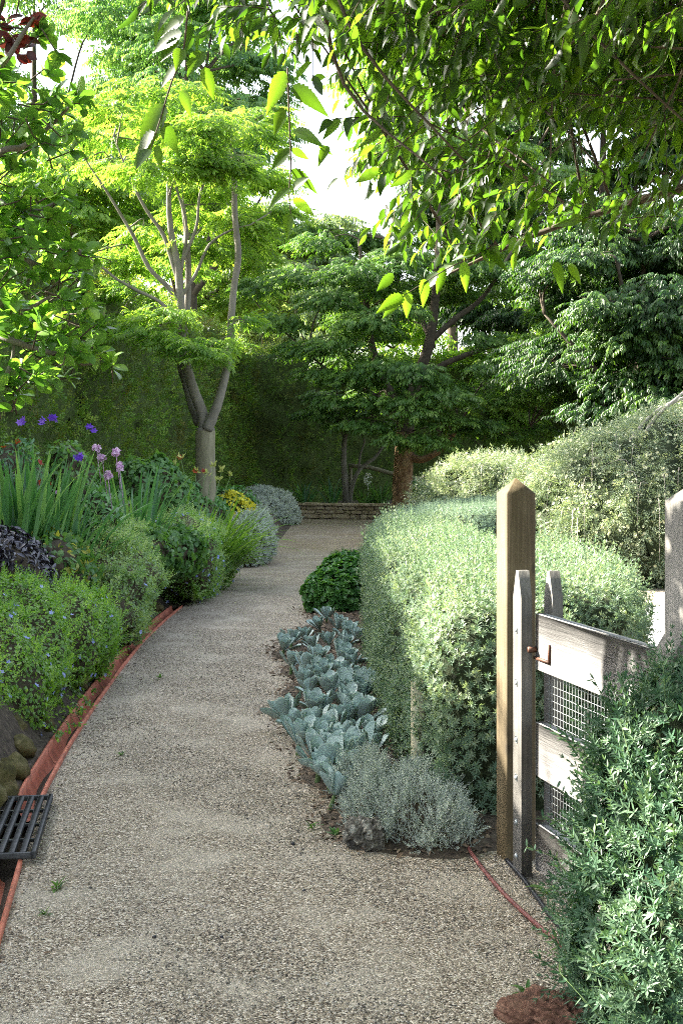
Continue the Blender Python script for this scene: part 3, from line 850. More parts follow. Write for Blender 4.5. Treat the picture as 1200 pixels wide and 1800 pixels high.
# ------------------------------------------------------------------ stone wall
A_, B_ = G(508, 911), G(694, 914)
t = MB(); L = np.linalg.norm((B_ - A_)[:2]); ex = nrm(B_ - A_); ey_ = np.array([-ex[1], ex[0], 0])
rs = random.Random(5); z = 0.0
for course, hh in enumerate((.12, .09, .10)):
    x = -.1 * rs.random()
    while x < L:
        wd = rs.uniform(.18, .5)
        if course == 1 and rs.random() < .4: wd *= .6
        c = A_ + ex * (x + wd / 2) + ey_ * (.16 + rs.uniform(-.015, .02)) + zz * (z + hh / 2)
        bx_ = MB(); obox(bx_, c, ex, ey_, zz, wd / 2 - .006, .15, hh / 2 - .004, bev=.014)
        V = bx_.V[0] + rng.normal(size=bx_.V[0].shape) * .006
        t.add(V, bx_.F, 0, rs.random()); x += wd
    z += hh
wallroot = thing("stone_wall", "low dry laid sandstone wall closing the end of the path", "wall", A_)
part(t, "courses", M['wallstone'], wallroot)
t = MB(); x = -.05
while x < L + .1:
    wd = rs.uniform(.35, .75); c = A_ + ex * (x + wd / 2) + ey_ * .17 + zz * (z + .035)
    bx_ = MB(); obox(bx_, c, ex, ey_, zz, wd / 2 - .008, .19, .034, bev=.014); t.add(bx_.V[0] + rng.normal(size=bx_.V[0].shape) * .006, bx_.F, 0, .5); x += wd
t.add(*(lambda b: (b.V[0], b.F))((lambda b: (obox(b, A_ + ex * L / 2 + ey_ * .2 + zz * .17, ex, ey_, zz, L / 2, .1, .16), b)[1])(MB())))
part(t, "capstones", M['wallstone'], wallroot)

# ------------------------------------------------------------------ plant builders
UP = np.array([0, 0, 1.0])
def hull(f, bb, inset, res):
    """inner twig mass: cube shell projected onto the inset surface (star shaped bodies) via marching tets-free voxel faces"""
    lo, hi = np.array(bb[0]), np.array(bb[1]); lo = lo.copy(); lo[2] = max(lo[2], 0.0)
    nx = np.maximum(((hi - lo) / res).astype(int) + 1, 2)
    g = np.stack(np.meshgrid(*[lo[k] + res * (np.arange(nx[k]) + .5) for k in range(3)], indexing='ij'), -1).reshape(-1, 3)
    ins = (f(g) < -inset).reshape(nx)
    pad = np.zeros(np.array(ins.shape) + 2, bool); pad[1:-1, 1:-1, 1:-1] = ins
    Vd = {}; V = []; F = []
    def vid(i, j, k):
        key = (i, j, k)
        if key not in Vd: Vd[key] = len(V); V.append(lo + res * np.array(key))
        return Vd[key]
    for ax, sg, corners in ((0, 1, [(1, 0, 0), (1, 1, 0), (1, 1, 1), (1, 0, 1)]), (0, -1, [(0, 0, 0), (0, 0, 1), (0, 1, 1), (0, 1, 0)]),
                            (1, 1, [(0, 1, 0), (0, 1, 1), (1, 1, 1), (1, 1, 0)]), (1, -1, [(0, 0, 0), (1, 0, 0), (1, 0, 1), (0, 0, 1)]),
                            (2, 1, [(0, 0, 1), (1, 0, 1), (1, 1, 1), (0, 1, 1)]), (2, -1, [(0, 0, 0), (0, 1, 0), (1, 1, 0), (1, 0, 0)])):
        sh = np.roll(pad, -sg, axis=ax); ex_ = pad & ~sh
        for i, j, k in np.argwhere(ex_[1:-1, 1:-1, 1:-1]):
            F.append([vid(i + a, j + b, k + c) for a, b, c in corners])
    V = np.array(V)
    if len(V) == 0: return None
    for _ in range(3):                         # relax onto the inset surface
        gd = grad(f, V, .02); V = V - ((f(V) + inset) * .7)[:, None] * gd
    V = V + rng.normal(size=V.shape) * res * .12
    return V, np.array(F)

def shrub(name, label, cat, f, bb, layers, corem=None, inset=.06, res=.12, group=None, zmin=0.0, loc=None, coren="stems", twigs=None):
    """layers: list of dict(T, n, s, mat, depth, out, up, jit, part, off)"""
    c = ((np.array(bb[0]) + np.array(bb[1])) / 2) if loc is None else np.array(loc); c = c.copy(); c[2] = max(zmin, 0)
    t = thing(name, label, cat, c, group)
    if corem is not None:
        h = hull(f, bb, inset, res)
        if h is not None:
            mb = MB(); mb.add(h[0], h[1]); part(mb, coren, corem, t)
    parts = {}
    for L in layers:
        p, g = surf_pts(f, bb, L['n'], zmin=zmin, depth=L.get('depth', .05))
        if 'keep' in L:
            k = L['keep'](p, g); p, g = p[k], g[k]
        n = len(p)
        if n == 0: continue
        ax = g * L.get('out', 1.0) + UP * L.get('up', .3) + rng.normal(size=(n, 3)) * L.get('jit', .4)
        if 'lateral' in L:
            ax = rng.normal(size=(n, 3)); ax = ax - (ax * g).sum(1)[:, None] * g * .7 + UP * L.get('up', 0) + g * .15; upv = g + rng.normal(size=(n, 3)) * L.get('tilt', .35)
        else: upv = rng.normal(size=(n, 3))
        p = p + g * L.get('off', 0)
        key = L.get('part', 'foliage')
        mb, mats = parts.setdefault(key, (MB(), []))
        if L['mat'] not in mats: mats.append(L['mat'])
        s = L['s'] * rng.uniform(.7, 1.25, n)
        scatter(mb, L['T'], p, ax, upv, s, mats.index(L['mat']), var=np.clip(rng.random(n) * .75 + .25 * (vnoise(p, 3.0, 4) * .5 + .5), 0, 1))
    for k, (mb, mats) in parts.items(): part(mb, k, mats, t)
    if twigs: twigs(t)
    return t

W8 = [T_whorl(8, T_diamond(.12, -.08, .03), .35, True, s) for s in range(3)]
LN = T_leaf(.13, -.06, .03)
W8n = [T_whorl(8, LN, .3, True, s + 5) for s in range(2)]
SPR = [T_sprig(4, 4, T_diamond(.12, -.05, .03), .34, s) for s in range(3)]
SPRn = [T_sprig(5, 4, T_leaf(.10, -.05, .02), .30, s + 4) for s in range(3)]

# --- big clipped conifer hedge behind
HD = [(-5.6, 2.0), (-3.9, 10.6 * K), (-2.75, 17.6 * K), (-2.2, 22.0 * K), (0.5, 24.2 * K), (4.0, 25.2 * K), (10, 26 * K), (10, 27.5 * K), (4.0, 26.8 * K), (0, 26 * K), (-3.4, 24 * K), (-4.2, 17.8 * K), (-5.4, 10.6 * K), (-7.1, 2.0)]
f, bb = sd_prism(HD, 4.35, .25, .11, 2.2, 3)
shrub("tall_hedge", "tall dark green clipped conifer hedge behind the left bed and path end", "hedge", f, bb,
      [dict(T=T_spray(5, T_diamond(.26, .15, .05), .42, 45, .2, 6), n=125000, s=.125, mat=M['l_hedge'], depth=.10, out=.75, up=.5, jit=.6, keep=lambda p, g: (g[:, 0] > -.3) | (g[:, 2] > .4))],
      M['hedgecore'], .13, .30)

# --- silvery clipped hedge by the post
H1 = [(.40, 3.55 * K), (1.02, 3.62 * K), (1.05, 4.15 * K), (1.50, 4.22 * K), (1.76, 5.1 * K), (1.80, 6.3 * K), (1.25, 6.6 * K), (1.1, 8.9 * K), (.32, 8.9 * K), (.22, 7.4 * K), (.20, 6 * K), (.26, 4.6 * K)]
f, bb = sd_prism(H1, .90, .22, .045, 3.2, 8)
near = lambda p, g: p[:, 1] < 5.6 * K
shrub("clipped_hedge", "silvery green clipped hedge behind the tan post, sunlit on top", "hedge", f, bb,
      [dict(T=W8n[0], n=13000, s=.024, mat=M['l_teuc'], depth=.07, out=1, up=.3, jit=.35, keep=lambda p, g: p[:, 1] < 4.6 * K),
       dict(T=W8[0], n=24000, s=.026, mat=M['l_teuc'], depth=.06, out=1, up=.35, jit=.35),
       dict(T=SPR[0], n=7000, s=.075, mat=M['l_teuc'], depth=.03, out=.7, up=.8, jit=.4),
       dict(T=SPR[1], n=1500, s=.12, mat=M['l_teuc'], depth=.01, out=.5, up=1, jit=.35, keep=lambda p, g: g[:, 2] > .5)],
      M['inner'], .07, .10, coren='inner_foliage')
# --- blue grey hedge beyond it
H2 = [(.34, 8.95 * K), (.62, 9.9 * K), (1.2, 11.4 * K), (2.3, 13.0 * K), (3.42, 13.7 * K), (3.45, 12.6 * K), (2.2, 10.6 * K), (1.4, 9.0 * K)]
f, bb = sd_prism(H2, .92, .12, .02, 3, 18)
shrub("low_hedge", "blue grey clipped hedge in shade beyond the sunlit hedge", "hedge", f, bb,
      [dict(T=W8[1], n=15000, s=.027, mat=M['l_teuc2'], depth=.05, out=1, up=.4, jit=.35),
       dict(T=SPR[2], n=4500, s=.07, mat=M['l_teuc2'], depth=.02, out=.7, up=.9, jit=.35)], M['inner'], .06, .12, coren='inner_foliage')

# --- near shrub, bottom right
sx, sy = 1.22, 2.28 * K
f, bb = sd_blobs([(1.03, 3.72, .28, .40, .38, .42), (1.13, 3.92, .58, .42, .40, .40), (1.08, 3.50, .12, .38, .34, .30), (1.55, 3.7, .45, .5, .55, .62)], .03, 6, 12)
def near_twigs(t):
    mb = MB(); fl = MB()
    p, g = surf_pts(f, bb, 260, zmin=.1, depth=.02)
    k = (g[:, 0] < .3) & (g[:, 1] < .6); p, g = p[k], g[k]
    for i in range(len(p)):
        ln = rng.uniform(.06, .16); d = nrm(g[i] * .7 + UP * .5 + rng.normal(size=3) * .35)
        a = p[i] - d * .08; b = p[i] + d * ln; tube(mb, [a, (a + b) / 2 + rng.normal(size=3) * .006, b], [.0018, .0008], 4)
        m = 6; tt = np.linspace(.45, 1, m)[:, None]; pp = a * (1 - tt) + b * tt
        for s_ in range(3): scatter(fl, LN, pp, np.tile(d, (m, 1)) * .8 + rng.normal(size=(m, 3)) * .7, rng.normal(size=(m, 3)), rng.uniform(.022, .032, m))
    part(mb, "shoots", M['greenstem'], t); part(fl, "shoot_leaves", M['l_west'], t)
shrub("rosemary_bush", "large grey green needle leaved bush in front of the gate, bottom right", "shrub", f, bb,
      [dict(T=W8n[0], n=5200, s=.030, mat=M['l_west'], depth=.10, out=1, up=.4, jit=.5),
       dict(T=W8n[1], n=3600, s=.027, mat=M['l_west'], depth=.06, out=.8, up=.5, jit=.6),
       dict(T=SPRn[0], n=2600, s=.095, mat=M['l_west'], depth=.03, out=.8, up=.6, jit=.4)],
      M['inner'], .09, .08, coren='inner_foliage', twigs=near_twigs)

# --- pale weeping shrub
f, bb = sd_blobs([(3.55, 10.7 * K, .55, 1.35, 1.5, 1.25), (4.6, 10.8 * K, .9, 1.5, 1.6, 1.30), (5.8, 10.8 * K, .9, 1.5, 1.6, 1.5), (2.55, 14.6 * K, .45, 1.35, 1.3, 1.15), (4.3, 13.2 * K, .6, 1.8, 1.6, 1.25)], .13, 2.6, 21, .2)
def weep_twigs(t):
    mb = MB(); p, g = surf_pts(f, bb, 450, zmin=.35, depth=.06)
    for i in range(len(p)):
        out = nrm(g[i] * [1, 1, 0] + rng.normal(size=3) * [.4, .4, 0]); ln = rng.uniform(.3, .8)
        q = [p[i] - out * .1, p[i] + out * .10 + UP * .05, p[i] + out * .16 - UP * ln * .4, p[i] + out * .15 - UP * ln * .9]
        tube(mb, smooth_path(q, 3), [.005, .002], 3, cap=False)
    part(mb, "hanging_twigs", M['twig_grey'], t)
    mb = MB()
    for q in ([P(1060, 840, 10.2), P(1110, 770, 10.4), P(1150, 725, 10.5), P(1200, 700, 10.5), P(1260, 690, 10.6)], [P(1125, 780, 10.4), P(1150, 735, 10.4), P(1200, 690, 10.4)]):
        tube(mb, smooth_path(q, 4), [.03, .018], 6, lump=.08)
    part(mb, "branches", M['twig_grey'], t)
shrub("weeping_bush", "broad pale weeping bush speckled with cream flowers behind the gate", "shrub", f, bb,
      [dict(T=T_spray(7, T_diamond(.11, .1, .02), .3, 40, .2, 3), n=52000, s=.16, mat=M['l_weep'], depth=.22, out=.6, up=-.5, jit=.7),
       dict(T=T_flower(6, .4, .6), n=9500, s=.024, mat=M['f_cream'], depth=.2, out=1, up=0, jit=.5, part='flowers', off=.05)],
      M['inner'], .16, .22, coren='inner_foliage', twigs=weep_twigs)

# --- low plants round the right of the trunk
f, bb = sd_blobs([(P(825, 870, 17)[0], 17 * K, .45, .62, .55, .5)], .03, 5, 3)
shrub("juniper_cushion", "small blue green cushion bush right of the brown trunk", "shrub", f, bb,
      [dict(T=SPR[1], n=5200, s=.10, mat=M['l_teuc2'], depth=.06, out=.5, up=1, jit=.3, keep=lambda p, g: p[:, 2] > .55),
       dict(T=SPR[1], n=1500, s=.10, mat=M['l_dark'], depth=.1, out=.5, up=1, jit=.3)], M['stem'], .08, .14)

# --- strap leaved clumps
def blade(mb, base, d, length, w, arch, mat=0, var=.5, segs=7, fold=.35):
    """long arching leaf ribbon"""
    t = np.linspace(0, 1, segs + 1); d = nrm(np.array(d, float)); hz = nrm(np.array([d[0], d[1], 0]) + 1e-6)
    el = math.asin(max(-1, min(1, d[2]))); pts = [np.array(base, float)]
    for i in range(segs):
        e = el - arch * (t[i] ** 1.5); pts.append(pts[-1] + (hz * math.cos(e) + UP * math.sin(e)) * length / segs)
    pts = np.array(pts); s_ = nrm(np.cross(np.tile(hz, (len(pts), 1)), UP))
    wd = w * np.array([.7 + .5 * math.sin(math.pi * min(1, x * 1.1)) if x < .6 else 1.15 * (1 - ((x - .6) / .4) ** 1.6) + .02 for x in t])
    tn = nrm(np.gradient(pts, axis=0)); nn = np.cross(s_, tn)
    l = pts - s_ * wd[:, None] / 2 + nn * wd[:, None] * fold * .5; r = pts + s_ * wd[:, None] / 2 + nn * wd[:, None] * fold * .5
    V = np.stack([l, pts, r], 1).reshape(-1, 3); F = []
    for i in range(segs): a = 3 * i; F += [[a, a + 1, a + 4, a + 3], [a + 1, a + 2, a + 5, a + 4]]
    mb.add(V, np.array(F), mat, var)
def clump(name, label, cat, c, n, length, w, arch, mat, spread=.12, lean=.35, group=None, extra=None, bias=(0, 0)):
    t = thing(name, label, cat, c, group); mb = MB()
    for i in range(n):
        a = rng.uniform(0, 2 * math.pi); r = spread * math.sqrt(rng.random())
        b = np.array(c) + [r * math.cos(a), r * math.sin(a), 0]
        d = np.array([math.cos(a) * lean * rng.uniform(.2, 1.4) + bias[0], math.sin(a) * lean * rng.uniform(.2, 1.4) + bias[1], 1])
        blade(mb, b, d, length * rng.uniform(.55, 1.1), w * rng.uniform(.7, 1.2), arch * rng.uniform(.2, 1.3), var=rng.random())
    part(mb, "leaves", mat, t)
    if extra: extra(t)
    return t
def lily_flowers(c, pts):
    def f_(t):
        st = MB(); bd = MB(); fl = MB()
        for q, kind in pts:
            q = np.array(q); b = np.array(c) + rng.normal(size=3) * [.06, .06, 0]
            tube(st, smooth_path([b, (b + q) / 2 + [0, 0, .08], q], 3), [.005, .0035], 5)
            for k in range(5):
                scatter(bd, T_leaf(.16, 0, .1), q[None] + rng.normal(size=(2, 3)) * .012, rng.normal(size=(2, 3)) * .5 + UP * .7, rng.normal(size=(2, 3)), rng.uniform(.05, .08, 2))
            if kind: scatter(fl, T_flower(6, .22, .45), (q + rng.normal(size=3) * .03)[None], np.array([[.2, -.8, .5]]), np.array([[0, 0, 1.]]), .05)
        part(st, "stalks", M['greenstem'], t); part(bd, "buds", M['f_bud'], t)
        if fl.n: part(fl, "flowers", M['f_red'], t)
    return f_
def bz(x, y): return float(bed_h(np.array(x), np.array(y)))
def BP(px, d, dz=0):
    x = (px - 600) / 1500 * d; return np.array([x, d * K, bz(x, d * K) + dz])

c = BP(345, 9.9); clump("daylily", "arching daylily clump with yellow buds left of the silver mounds", "plant", c, 340, 1.2, .030, 1.6, M['l_lily'], .38, .45, bias=(.1, 0),
      extra=lily_flowers(c, [(P(318, 805, 10.5), 1), (P(308, 815, 10.5), 0), (P(345, 828, 10.3), 1), (P(362, 832, 10.3), 1), (P(375, 820, 10.4), 0), (P(390, 828, 10.4), 0), (P(405, 838, 10.4), 0), (P(385, 845, 10.2), 0)]))
c = BP(352, 10.6); clump("daylily", "small arching daylily clump spilling to the right over the silver mound", "plant", c, 150, .95, .024, 2.3, M['l_lily'], .2, .5, bias=(.35, -.1))
c = BP(238, 8.4); clump("strap_plant", "tall fresh green strap leaved clump behind the grey flowered mound", "plant", c, 75, 1.15, .032, .9, M['l_strap'], .2, .22)
c = BP(55, 6.7); clump("iris_clump", "dense upright iris clump at the left edge", "plant", c, 150, 1.05, .034, .5, M['l_strap'], .38, .16)
c = BP(10, 6.4); clump("iris_clump", "iris clump cut by the left picture edge", "plant", c, 70, 1.0, .034, .6, M['l_strap'], .25, .2)
c = BP(120, 7.0); clump("iris_clump", "looser iris clump leaning right beside the pink phlox", "plant", c, 34, .95, .034, 1.1, M['l_strap'], .2, .4, bias=(.3, 0))
for px, py, d, n, ln, lb in [(535, 885, 21.6, 26, .85, "spiky strap plant behind the left part of the stone wall"), (583, 885, 21.8, 18, .95, "thin strap plant left of the twin stemmed tree"), (668, 880, 21.6, 30, .75, "silvery strap plant between the small tree and the brown trunk"),
                             (752, 880, 21.0, 60, 1.1, "bright strap leaved clump right of the brown trunk"), (790, 885, 19.5, 45, .9, "second strap leaved clump right of the brown trunk"), (822, 895, 16, 30, .6, "low strap clump with pale flowers before the cushion bush"), (640, 890, 21.4, 22, .5, "short leafy clump at the foot of the twin stemmed tree")]:
    x = (px - 600) / 1500 * d; clump("strap_plant", lb, "plant", (x, d * K, .25 if d > 20 else .02), n, ln, .045, 1.3, M['l_strap'] if px > 700 or px < 640 else M['l_mid'], .18, .45)

# --- left bed mounds
OV = T_oval(.34, .12, .05)
def mound(name, label, cat, blobs, mat, n, s, T=None, flowers=None, leaf_s=None, lateral=True, extra=(), corem=None, inset=.05, res=.09, bump=.075, bs=5, zmin=0.0, seed=1, group=None, twigs=None):
    f, bb = sd_blobs(blobs, bump, bs, seed)
    L = [dict(T=T or OV, n=n, s=s, mat=mat, depth=.06, lateral=1, up=.1, tilt=.5)] if lateral else [dict(T=T, n=n, s=s, mat=mat, depth=.06, out=.8, up=.6, jit=.4)]
    if flowers: L.append(dict(T=T_flower(5, .42, .3), n=flowers[1], s=flowers[2], mat=flowers[0], depth=0, out=1, up=.2, jit=.35, part='flowers', off=.012, **({'keep': flowers[3]} if len(flowers) > 3 else {})))
    L += list(extra)
    return shrub(name, label, cat, f, bb, L, corem or M['stem'], inset, res, group=group, zmin=zmin, twigs=twigs)
def trailing(pts):
    def f_(t):
        mb = MB(); fl = MB()
        for q in pts:
            q = smooth_path(q, 5); tube(mb, q, [.0025, .0012], 4)
            n = len(q) * 2; pp = q[rng.integers(0, len(q), n)] + rng.normal(size=(n, 3)) * .008
            scatter(fl, OV, pp, rng.normal(size=(n, 3)), UP + rng.normal(size=(n, 3)) * .4, rng.uniform(.018, .028, n))
        part(mb, "runners", M['greenstem'], t); part(fl, "runner_leaves", M['l_peri'], t)
    return f_
runs = []
for k in range(16):
    y = rng.uniform(4.55, 6.0) * K; x = chx(y) - .12
    runs.append([(x - .15, y, .28), (x - .03, y - .05, .16), (x + .04 + rng.random() * .1, y - .1 - rng.random() * .1, .05), (x + .10 + rng.random() * .12, y - .2, .03)])
mound("groundcover_mound", "bright green small leaved mound nearest the camera on the left, spilling over the drain", "ground cover plant",
      [(-2.15, 5.55 * K, .30, .50, .95, .42), (-1.92, 5.0 * K, .28, .30, .5, .28), (-2.45, 5.0 * K, .35, .5, .8, .38), (-1.85, 5.9 * K, .25, .26, .6, .30), (-2.0, 4.62 * K, .22, .32, .4, .26)], M['l_peri'], 24000, .026,
      flowers=(M['f_blue'], 190, .018, lambda p, g: g[:, 0] > .1), extra=[dict(T=SPRn[1], n=1800, s=.10, mat=M['l_peri'], depth=.03, out=.6, up=.9, jit=.5)], twigs=trailing(runs), seed=2)
mound("groundcover_mound", "greyish variegated leafy mound between the bright mound and the blue flowered one", "ground cover plant",
      [(-1.98, 7.3 * K, .50, .38, .75, .42), (-1.88, 6.9 * K, .28, .28, .55, .34), (-2.2, 7.9 * K, .6, .4, .6, .32)], M['l_peri2'], 20000, .026,
      flowers=(M['f_blue'], 60, .018, lambda p, g: g[:, 2] < .5), extra=[dict(T=SPRn[0], n=2600, s=.10, mat=M['l_peri2'], depth=.03, out=.6, up=.9, jit=.5)], seed=3)
mound("groundcover_mound", "green mound dotted with pale blue flowers in front of the daylilies", "ground cover plant",
      [(-1.68, 9.1 * K, .45, .40, .85, .45), (-1.60, 9.9 * K, .35, .34, .7, .40), (-2.0, 9.0 * K, .5, .4, .7, .40)], M['l_peri'], 20000, .028,
      flowers=(M['f_blue'], 330, .024, lambda p, g: g[:, 0] > -.2), extra=[dict(T=SPRn[2], n=2600, s=.10, mat=M['l_peri2'], depth=.03, out=.6, up=.9, jit=.5)], seed=4)
SV = T_sprig(4, 4, T_leaf(.17, -.1, .03), .4, 11)
mound("silver_bush", "silver leaved mound at the path edge below the yellow flowers", "shrub", [(-1.33, 12.2 * K, .25, .34, .75, .44), (-1.42, 13.2 * K, .3, .34, .7, .40)], M['l_silver'], 3800, .085, T=SV, lateral=False,
      extra=[dict(T=W8[2], n=4000, s=.035, mat=M['l_silver'], depth=.08, out=.9, up=.4, jit=.5)], seed=5)
mound("silver_bush", "farther silver leaved mound touching the stone wall", "shrub", [(-1.80, 19.0 * K, .25, .62, 1.1, .50), (-1.45, 19.2 * K, .2, .42, .9, .44)], M['l_silver'], 5500, .10, T=SV, lateral=False,
      extra=[dict(T=W8[2], n=4500, s=.045, mat=M['l_silver'], depth=.08, out=.9, up=.4, jit=.5)], seed=6)
b = BP(412, 13.0); mound("yellow_flowers", "bushy plant covered in small yellow flowers behind the silver mound", "plant", [(b[0], b[1], .66, .30, .4, .30)], M['l_mid'], 900, .05, flowers=(M['f_yellow'], 800, .034), seed=7)
b = BP(262, 9.8); mound("leafy_bush", "leafy green bush between the strap leaves and the daylilies", "shrub", [(b[0], b[1], 1.0, .42, .5, .52), (b[0] + .2, b[1], .75, .35, .4, .4)], M['l_mid'], 5200, .075, T=T_leaf(.3, .2, .05), bump=.06, seed=8)
b = BP(120, 7.6); mound("clematis", "leafy violet flowered climber standing above the irises", "plant", [(b[0], b[1], 1.20, .22, .4, .46), (b[0] + .12, b[1], .9, .25, .4, .4)], M['l_mid'], 2600, .055, T=T_leaf(.32, .2, .05), bump=.05, seed=9,
      twigs=lambda t: [part((lambda m: (scatter(m, T_flower(6, .34, .15), P(px, py, 7.35)[None] + rng.normal(size=(3, 3)) * .02, np.array([[.3, -.8, .5]] * 3) + rng.normal(size=(3, 3)) * .5, np.tile(UP, (3, 1)), .038), m)[-1])(MB()), "flower", M['f_violet'], t) for px, py in ((95, 735), (160, 757), (142, 800), (75, 742), (36, 742))])
# extra fill plants
b = BP(235, 8.0); mound("geranium_patch", "soft round leaved plant above the grey flowered mound", "plant", [(b[0] + .0, b[1], .66, .38, .6, .24), (b[0] + .3, b[1] + .6, .62, .3, .5, .25)], M['l_mid'], 3600, .06, T=OV, seed=10)
b = BP(170, 7.4); mound("phlox_patch", "dark leafy phlox carrying pink flower heads", "plant", [(b[0], b[1], .80, .26, .45, .42)], M['l_box'], 2400, .07, T=T_leaf(.22, .2, .05), bump=.06, seed=12,
      twigs=lambda t: [part((lambda m, q, r_: (scatter(m, T_flower(5, .45, .3), q[None] + (lambda v: nrm(v) * rng.uniform(.3, 1, (len(v), 1)))(rng.normal(size=(46, 3))) * r_, rng.normal(size=(46, 3)) * .6 + [0, -.8, .4], np.tile(UP, (46, 1)), .017), tube(m, [q - UP * .3 + [.02, .1, 0], q], .003, 4), m)[-1])(MB(), P(px, py, 7.0), np.array([.034, .04, rz * .8])), "flower_head", M['f_pink'], t)
                       for px, py, rz in ((170, 788, .045), (180, 805, .04), (204, 795, .05), (210, 822, .06), (190, 836, .045), (107, 865, .04), (124, 910, .035))])
b = BP(25, 5.9); mound("black_leaved_plant", "near black purple foliage at the left edge above the bright mound", "plant", [(b[0] - .05, b[1], .66, .30, .5, .36), (b[0] - .3, b[1], .7, .3, .5, .36)], M['l_purple'], 5200, .06, T=T_leaf(.2, .3, .08), seed=13)
b = BP(95, 6.5); mound("yellow_leaved_plant", "mottled yellow green foliage right of the black leaved plant", "plant", [(b[0] - .02, b[1], .62, .26, .5, .36), (b[0] + .12, b[1] - .3, .5, .2, .4, .3)], M['l_ygreen'], 900, .055, T=T_leaf(.25, .3, .06), seed=14,
      extra=[dict(T=T_leaf(.3, .2, .05), n=2600, s=.06, mat=M['l_mid'], depth=.08, lateral=1, up=0, tilt=.5)])
b = BP(20, 7.2); mound("red_flower_patch", "dark red and yellow flowered plant behind the left irises", "plant", [(b[0], b[1], 1.15, .35, .4, .5)], M['l_strap'], 1500, .08, T=T_leaf(.14, .3, .05), flowers=(M['f_red'], 60, .03, lambda p, g: p[:, 2] > 1.3), seed=15)
# low fillers so no bare soil shows at the back of the bed
for j, (px, d, zc, rx, lb) in enumerate([(330, 12.5, .75, .6, "low green filler plant under the forked tree"), (290, 14.5, .8, .8, "green undergrowth at the foot of the tall hedge"), (180, 9.5, .85, .5, "green undergrowth behind the pink phlox"), (400, 16.0, .6, .6, "green undergrowth behind the yellow flowers"), (440, 21.5, .5, .7, "green undergrowth behind the far silver mound")]):
    b = BP(px, d); mound("undergrowth_plant", lb, "plant", [(b[0], b[1], zc - .1, rx, .8, .42)], M['l_box'], 2600, .08, T=T_leaf(.25, .2, .05), seed=20 + j)

# --- right bed: succulents, cushions, round shrub
def T_spoon(w=.19):
    ys = [.10, .30, .50, .66, .80, .92]; ws = [.34, .46, .72, .96, 1.0, .66]; V = [[0, 0, 0]]
    for y, q in zip(ys, ws): V += [[-w * q, y, .10 * q + .12 * y * y], [0, y, .10 * y * y], [w * q, y, .10 * q + .12 * y * y]]
    V += [[0, 1, .14]]; F4 = []; m = len(ys)
    for k in range(m - 1): a = 1 + 3 * k; F4 += [[a, a + 1, a + 4, a + 3], [a + 1, a + 2, a + 5, a + 4]]
    e = 1 + 3 * (m - 1)
    return np.array(V, float), [np.array([[0, 2, 1], [0, 3, 2], [e, e + 1, e + 3], [e + 1, e + 2, e + 3]]), np.array(F4)]
FL = T_spoon()
def rosette(k):
    it = []; r = random.Random(k)
    for i in range(14):
        a = i * 2.4; e = .55 + 2.6 * (i / 13)
        it.append((FL, (0.0, 0, .0), (math.cos(a), math.sin(a), e * .9), (0, 0, 1.0), (1.0 - .35 * i / 13) * r.uniform(.9, 1.1)))
    # thick leaves: second skin just under the first
    return merge_template(it)
ROS = []
for k in range(5):
    V, F = rosette(k)
    me_mb = MB(); me_mb.add(V, F, 0, np.repeat(np.random.default_rng(k).random(14), len(FL[0])))
    V2 = V.copy(); V2[:, 2] -= .035 * np.clip(np.linalg.norm(V[:, :2], axis=1) * 3, 0, 1)
    me_mb.add(V2, [f[:, ::-1] for f in F], 0, .2)
    o = me_mb.build("tmp_rosette", M['l_succ'], smooth=True); ROS.append(o.data); bpy.data.objects.remove(o)
mbs = MB(); tube(mbs, [(0, 0, -1.3), (.03, 0, -.6), (0, 0, .02)], [.09, .07], 6); o = mbs.build("tmp_stalk", M['greenstem']); STALK = o.data; bpy.data.objects.remove(o)
rose = [(498, 1130, 1), (512, 1118, .8), (536, 1112, .9), (552, 1128, .8), (574, 1075, .9), (592, 1092, 1), (612, 1108, 1), (628, 1112, .8), (512, 1160, .9), (535, 1168, 1), (555, 1150, .9), (530, 1192, 1),
        (560, 1185, 1.1), (598, 1155, 1.1), (622, 1160, .8), (600, 1180, .9), (548, 1208, .9), (580, 1212, 1.1), (508, 1255, 1.15), (545, 1242, 1.1), (560, 1272, 1.1), (604, 1232, 1.1), (636, 1215, 1.2), (640, 1185, .8), (525, 1298, 1.1),
        (548, 1318, 1.0), (590, 1288, 1.1), (630, 1262, 1.35), (618, 1300, 1.0), (575, 1325, 1.1), (560, 1345, 1.1), (600, 1350, 1.35), (640, 1330, 1.3), (588, 1385, .9), (612, 1372, 1.0), (655, 1350, 1.0), (570, 1298, .9), (650, 1290, .9), (545, 1180, .8), (575, 1168, .9), (615, 1200, .9), (528, 1270, .9), (566, 1240, .9), (612, 1262, .9), (598, 1320, 1.0), (625, 1365, .9), (575, 1360, .9), (545, 1290, .8), (650, 1240, .8), (562, 1092, .8), (600, 1125, .9), (578, 1120, .8), (655, 1315, .9)]
order = sorted(range(len(rose)), key=lambda i: rose[i][1])
rowname = {}
for rank, i in enumerate(order):
    px, py, s = rose[i]; z = .055; g = G(px, py + 14, z)
    side = "path side" if px < 540 else ("middle" if px < 595 else "hedge side")
    r = thing("succulent_rosette", "blue grey fleshy rosette, number %d of the drift" % rank, "succulent", g, "blue grey succulent rosettes in a drift beside the hedge")
    r.rotation_euler = (rng.uniform(-.45, .2), rng.uniform(-.35, .35), rng.uniform(0, 6.28))
    sc_ = .168 * s * rng.uniform(.92, 1.12); r.scale = (sc_,) * 3
    for me_, nm_ in ((ROS[rank % 5], "leaves"), (STALK, "stalk")):
        q = bpy.data.objects.new(nm_, me_); SC.collection.objects.link(q); q.parent = r
    r["_px"] = px; r["_py"] = py
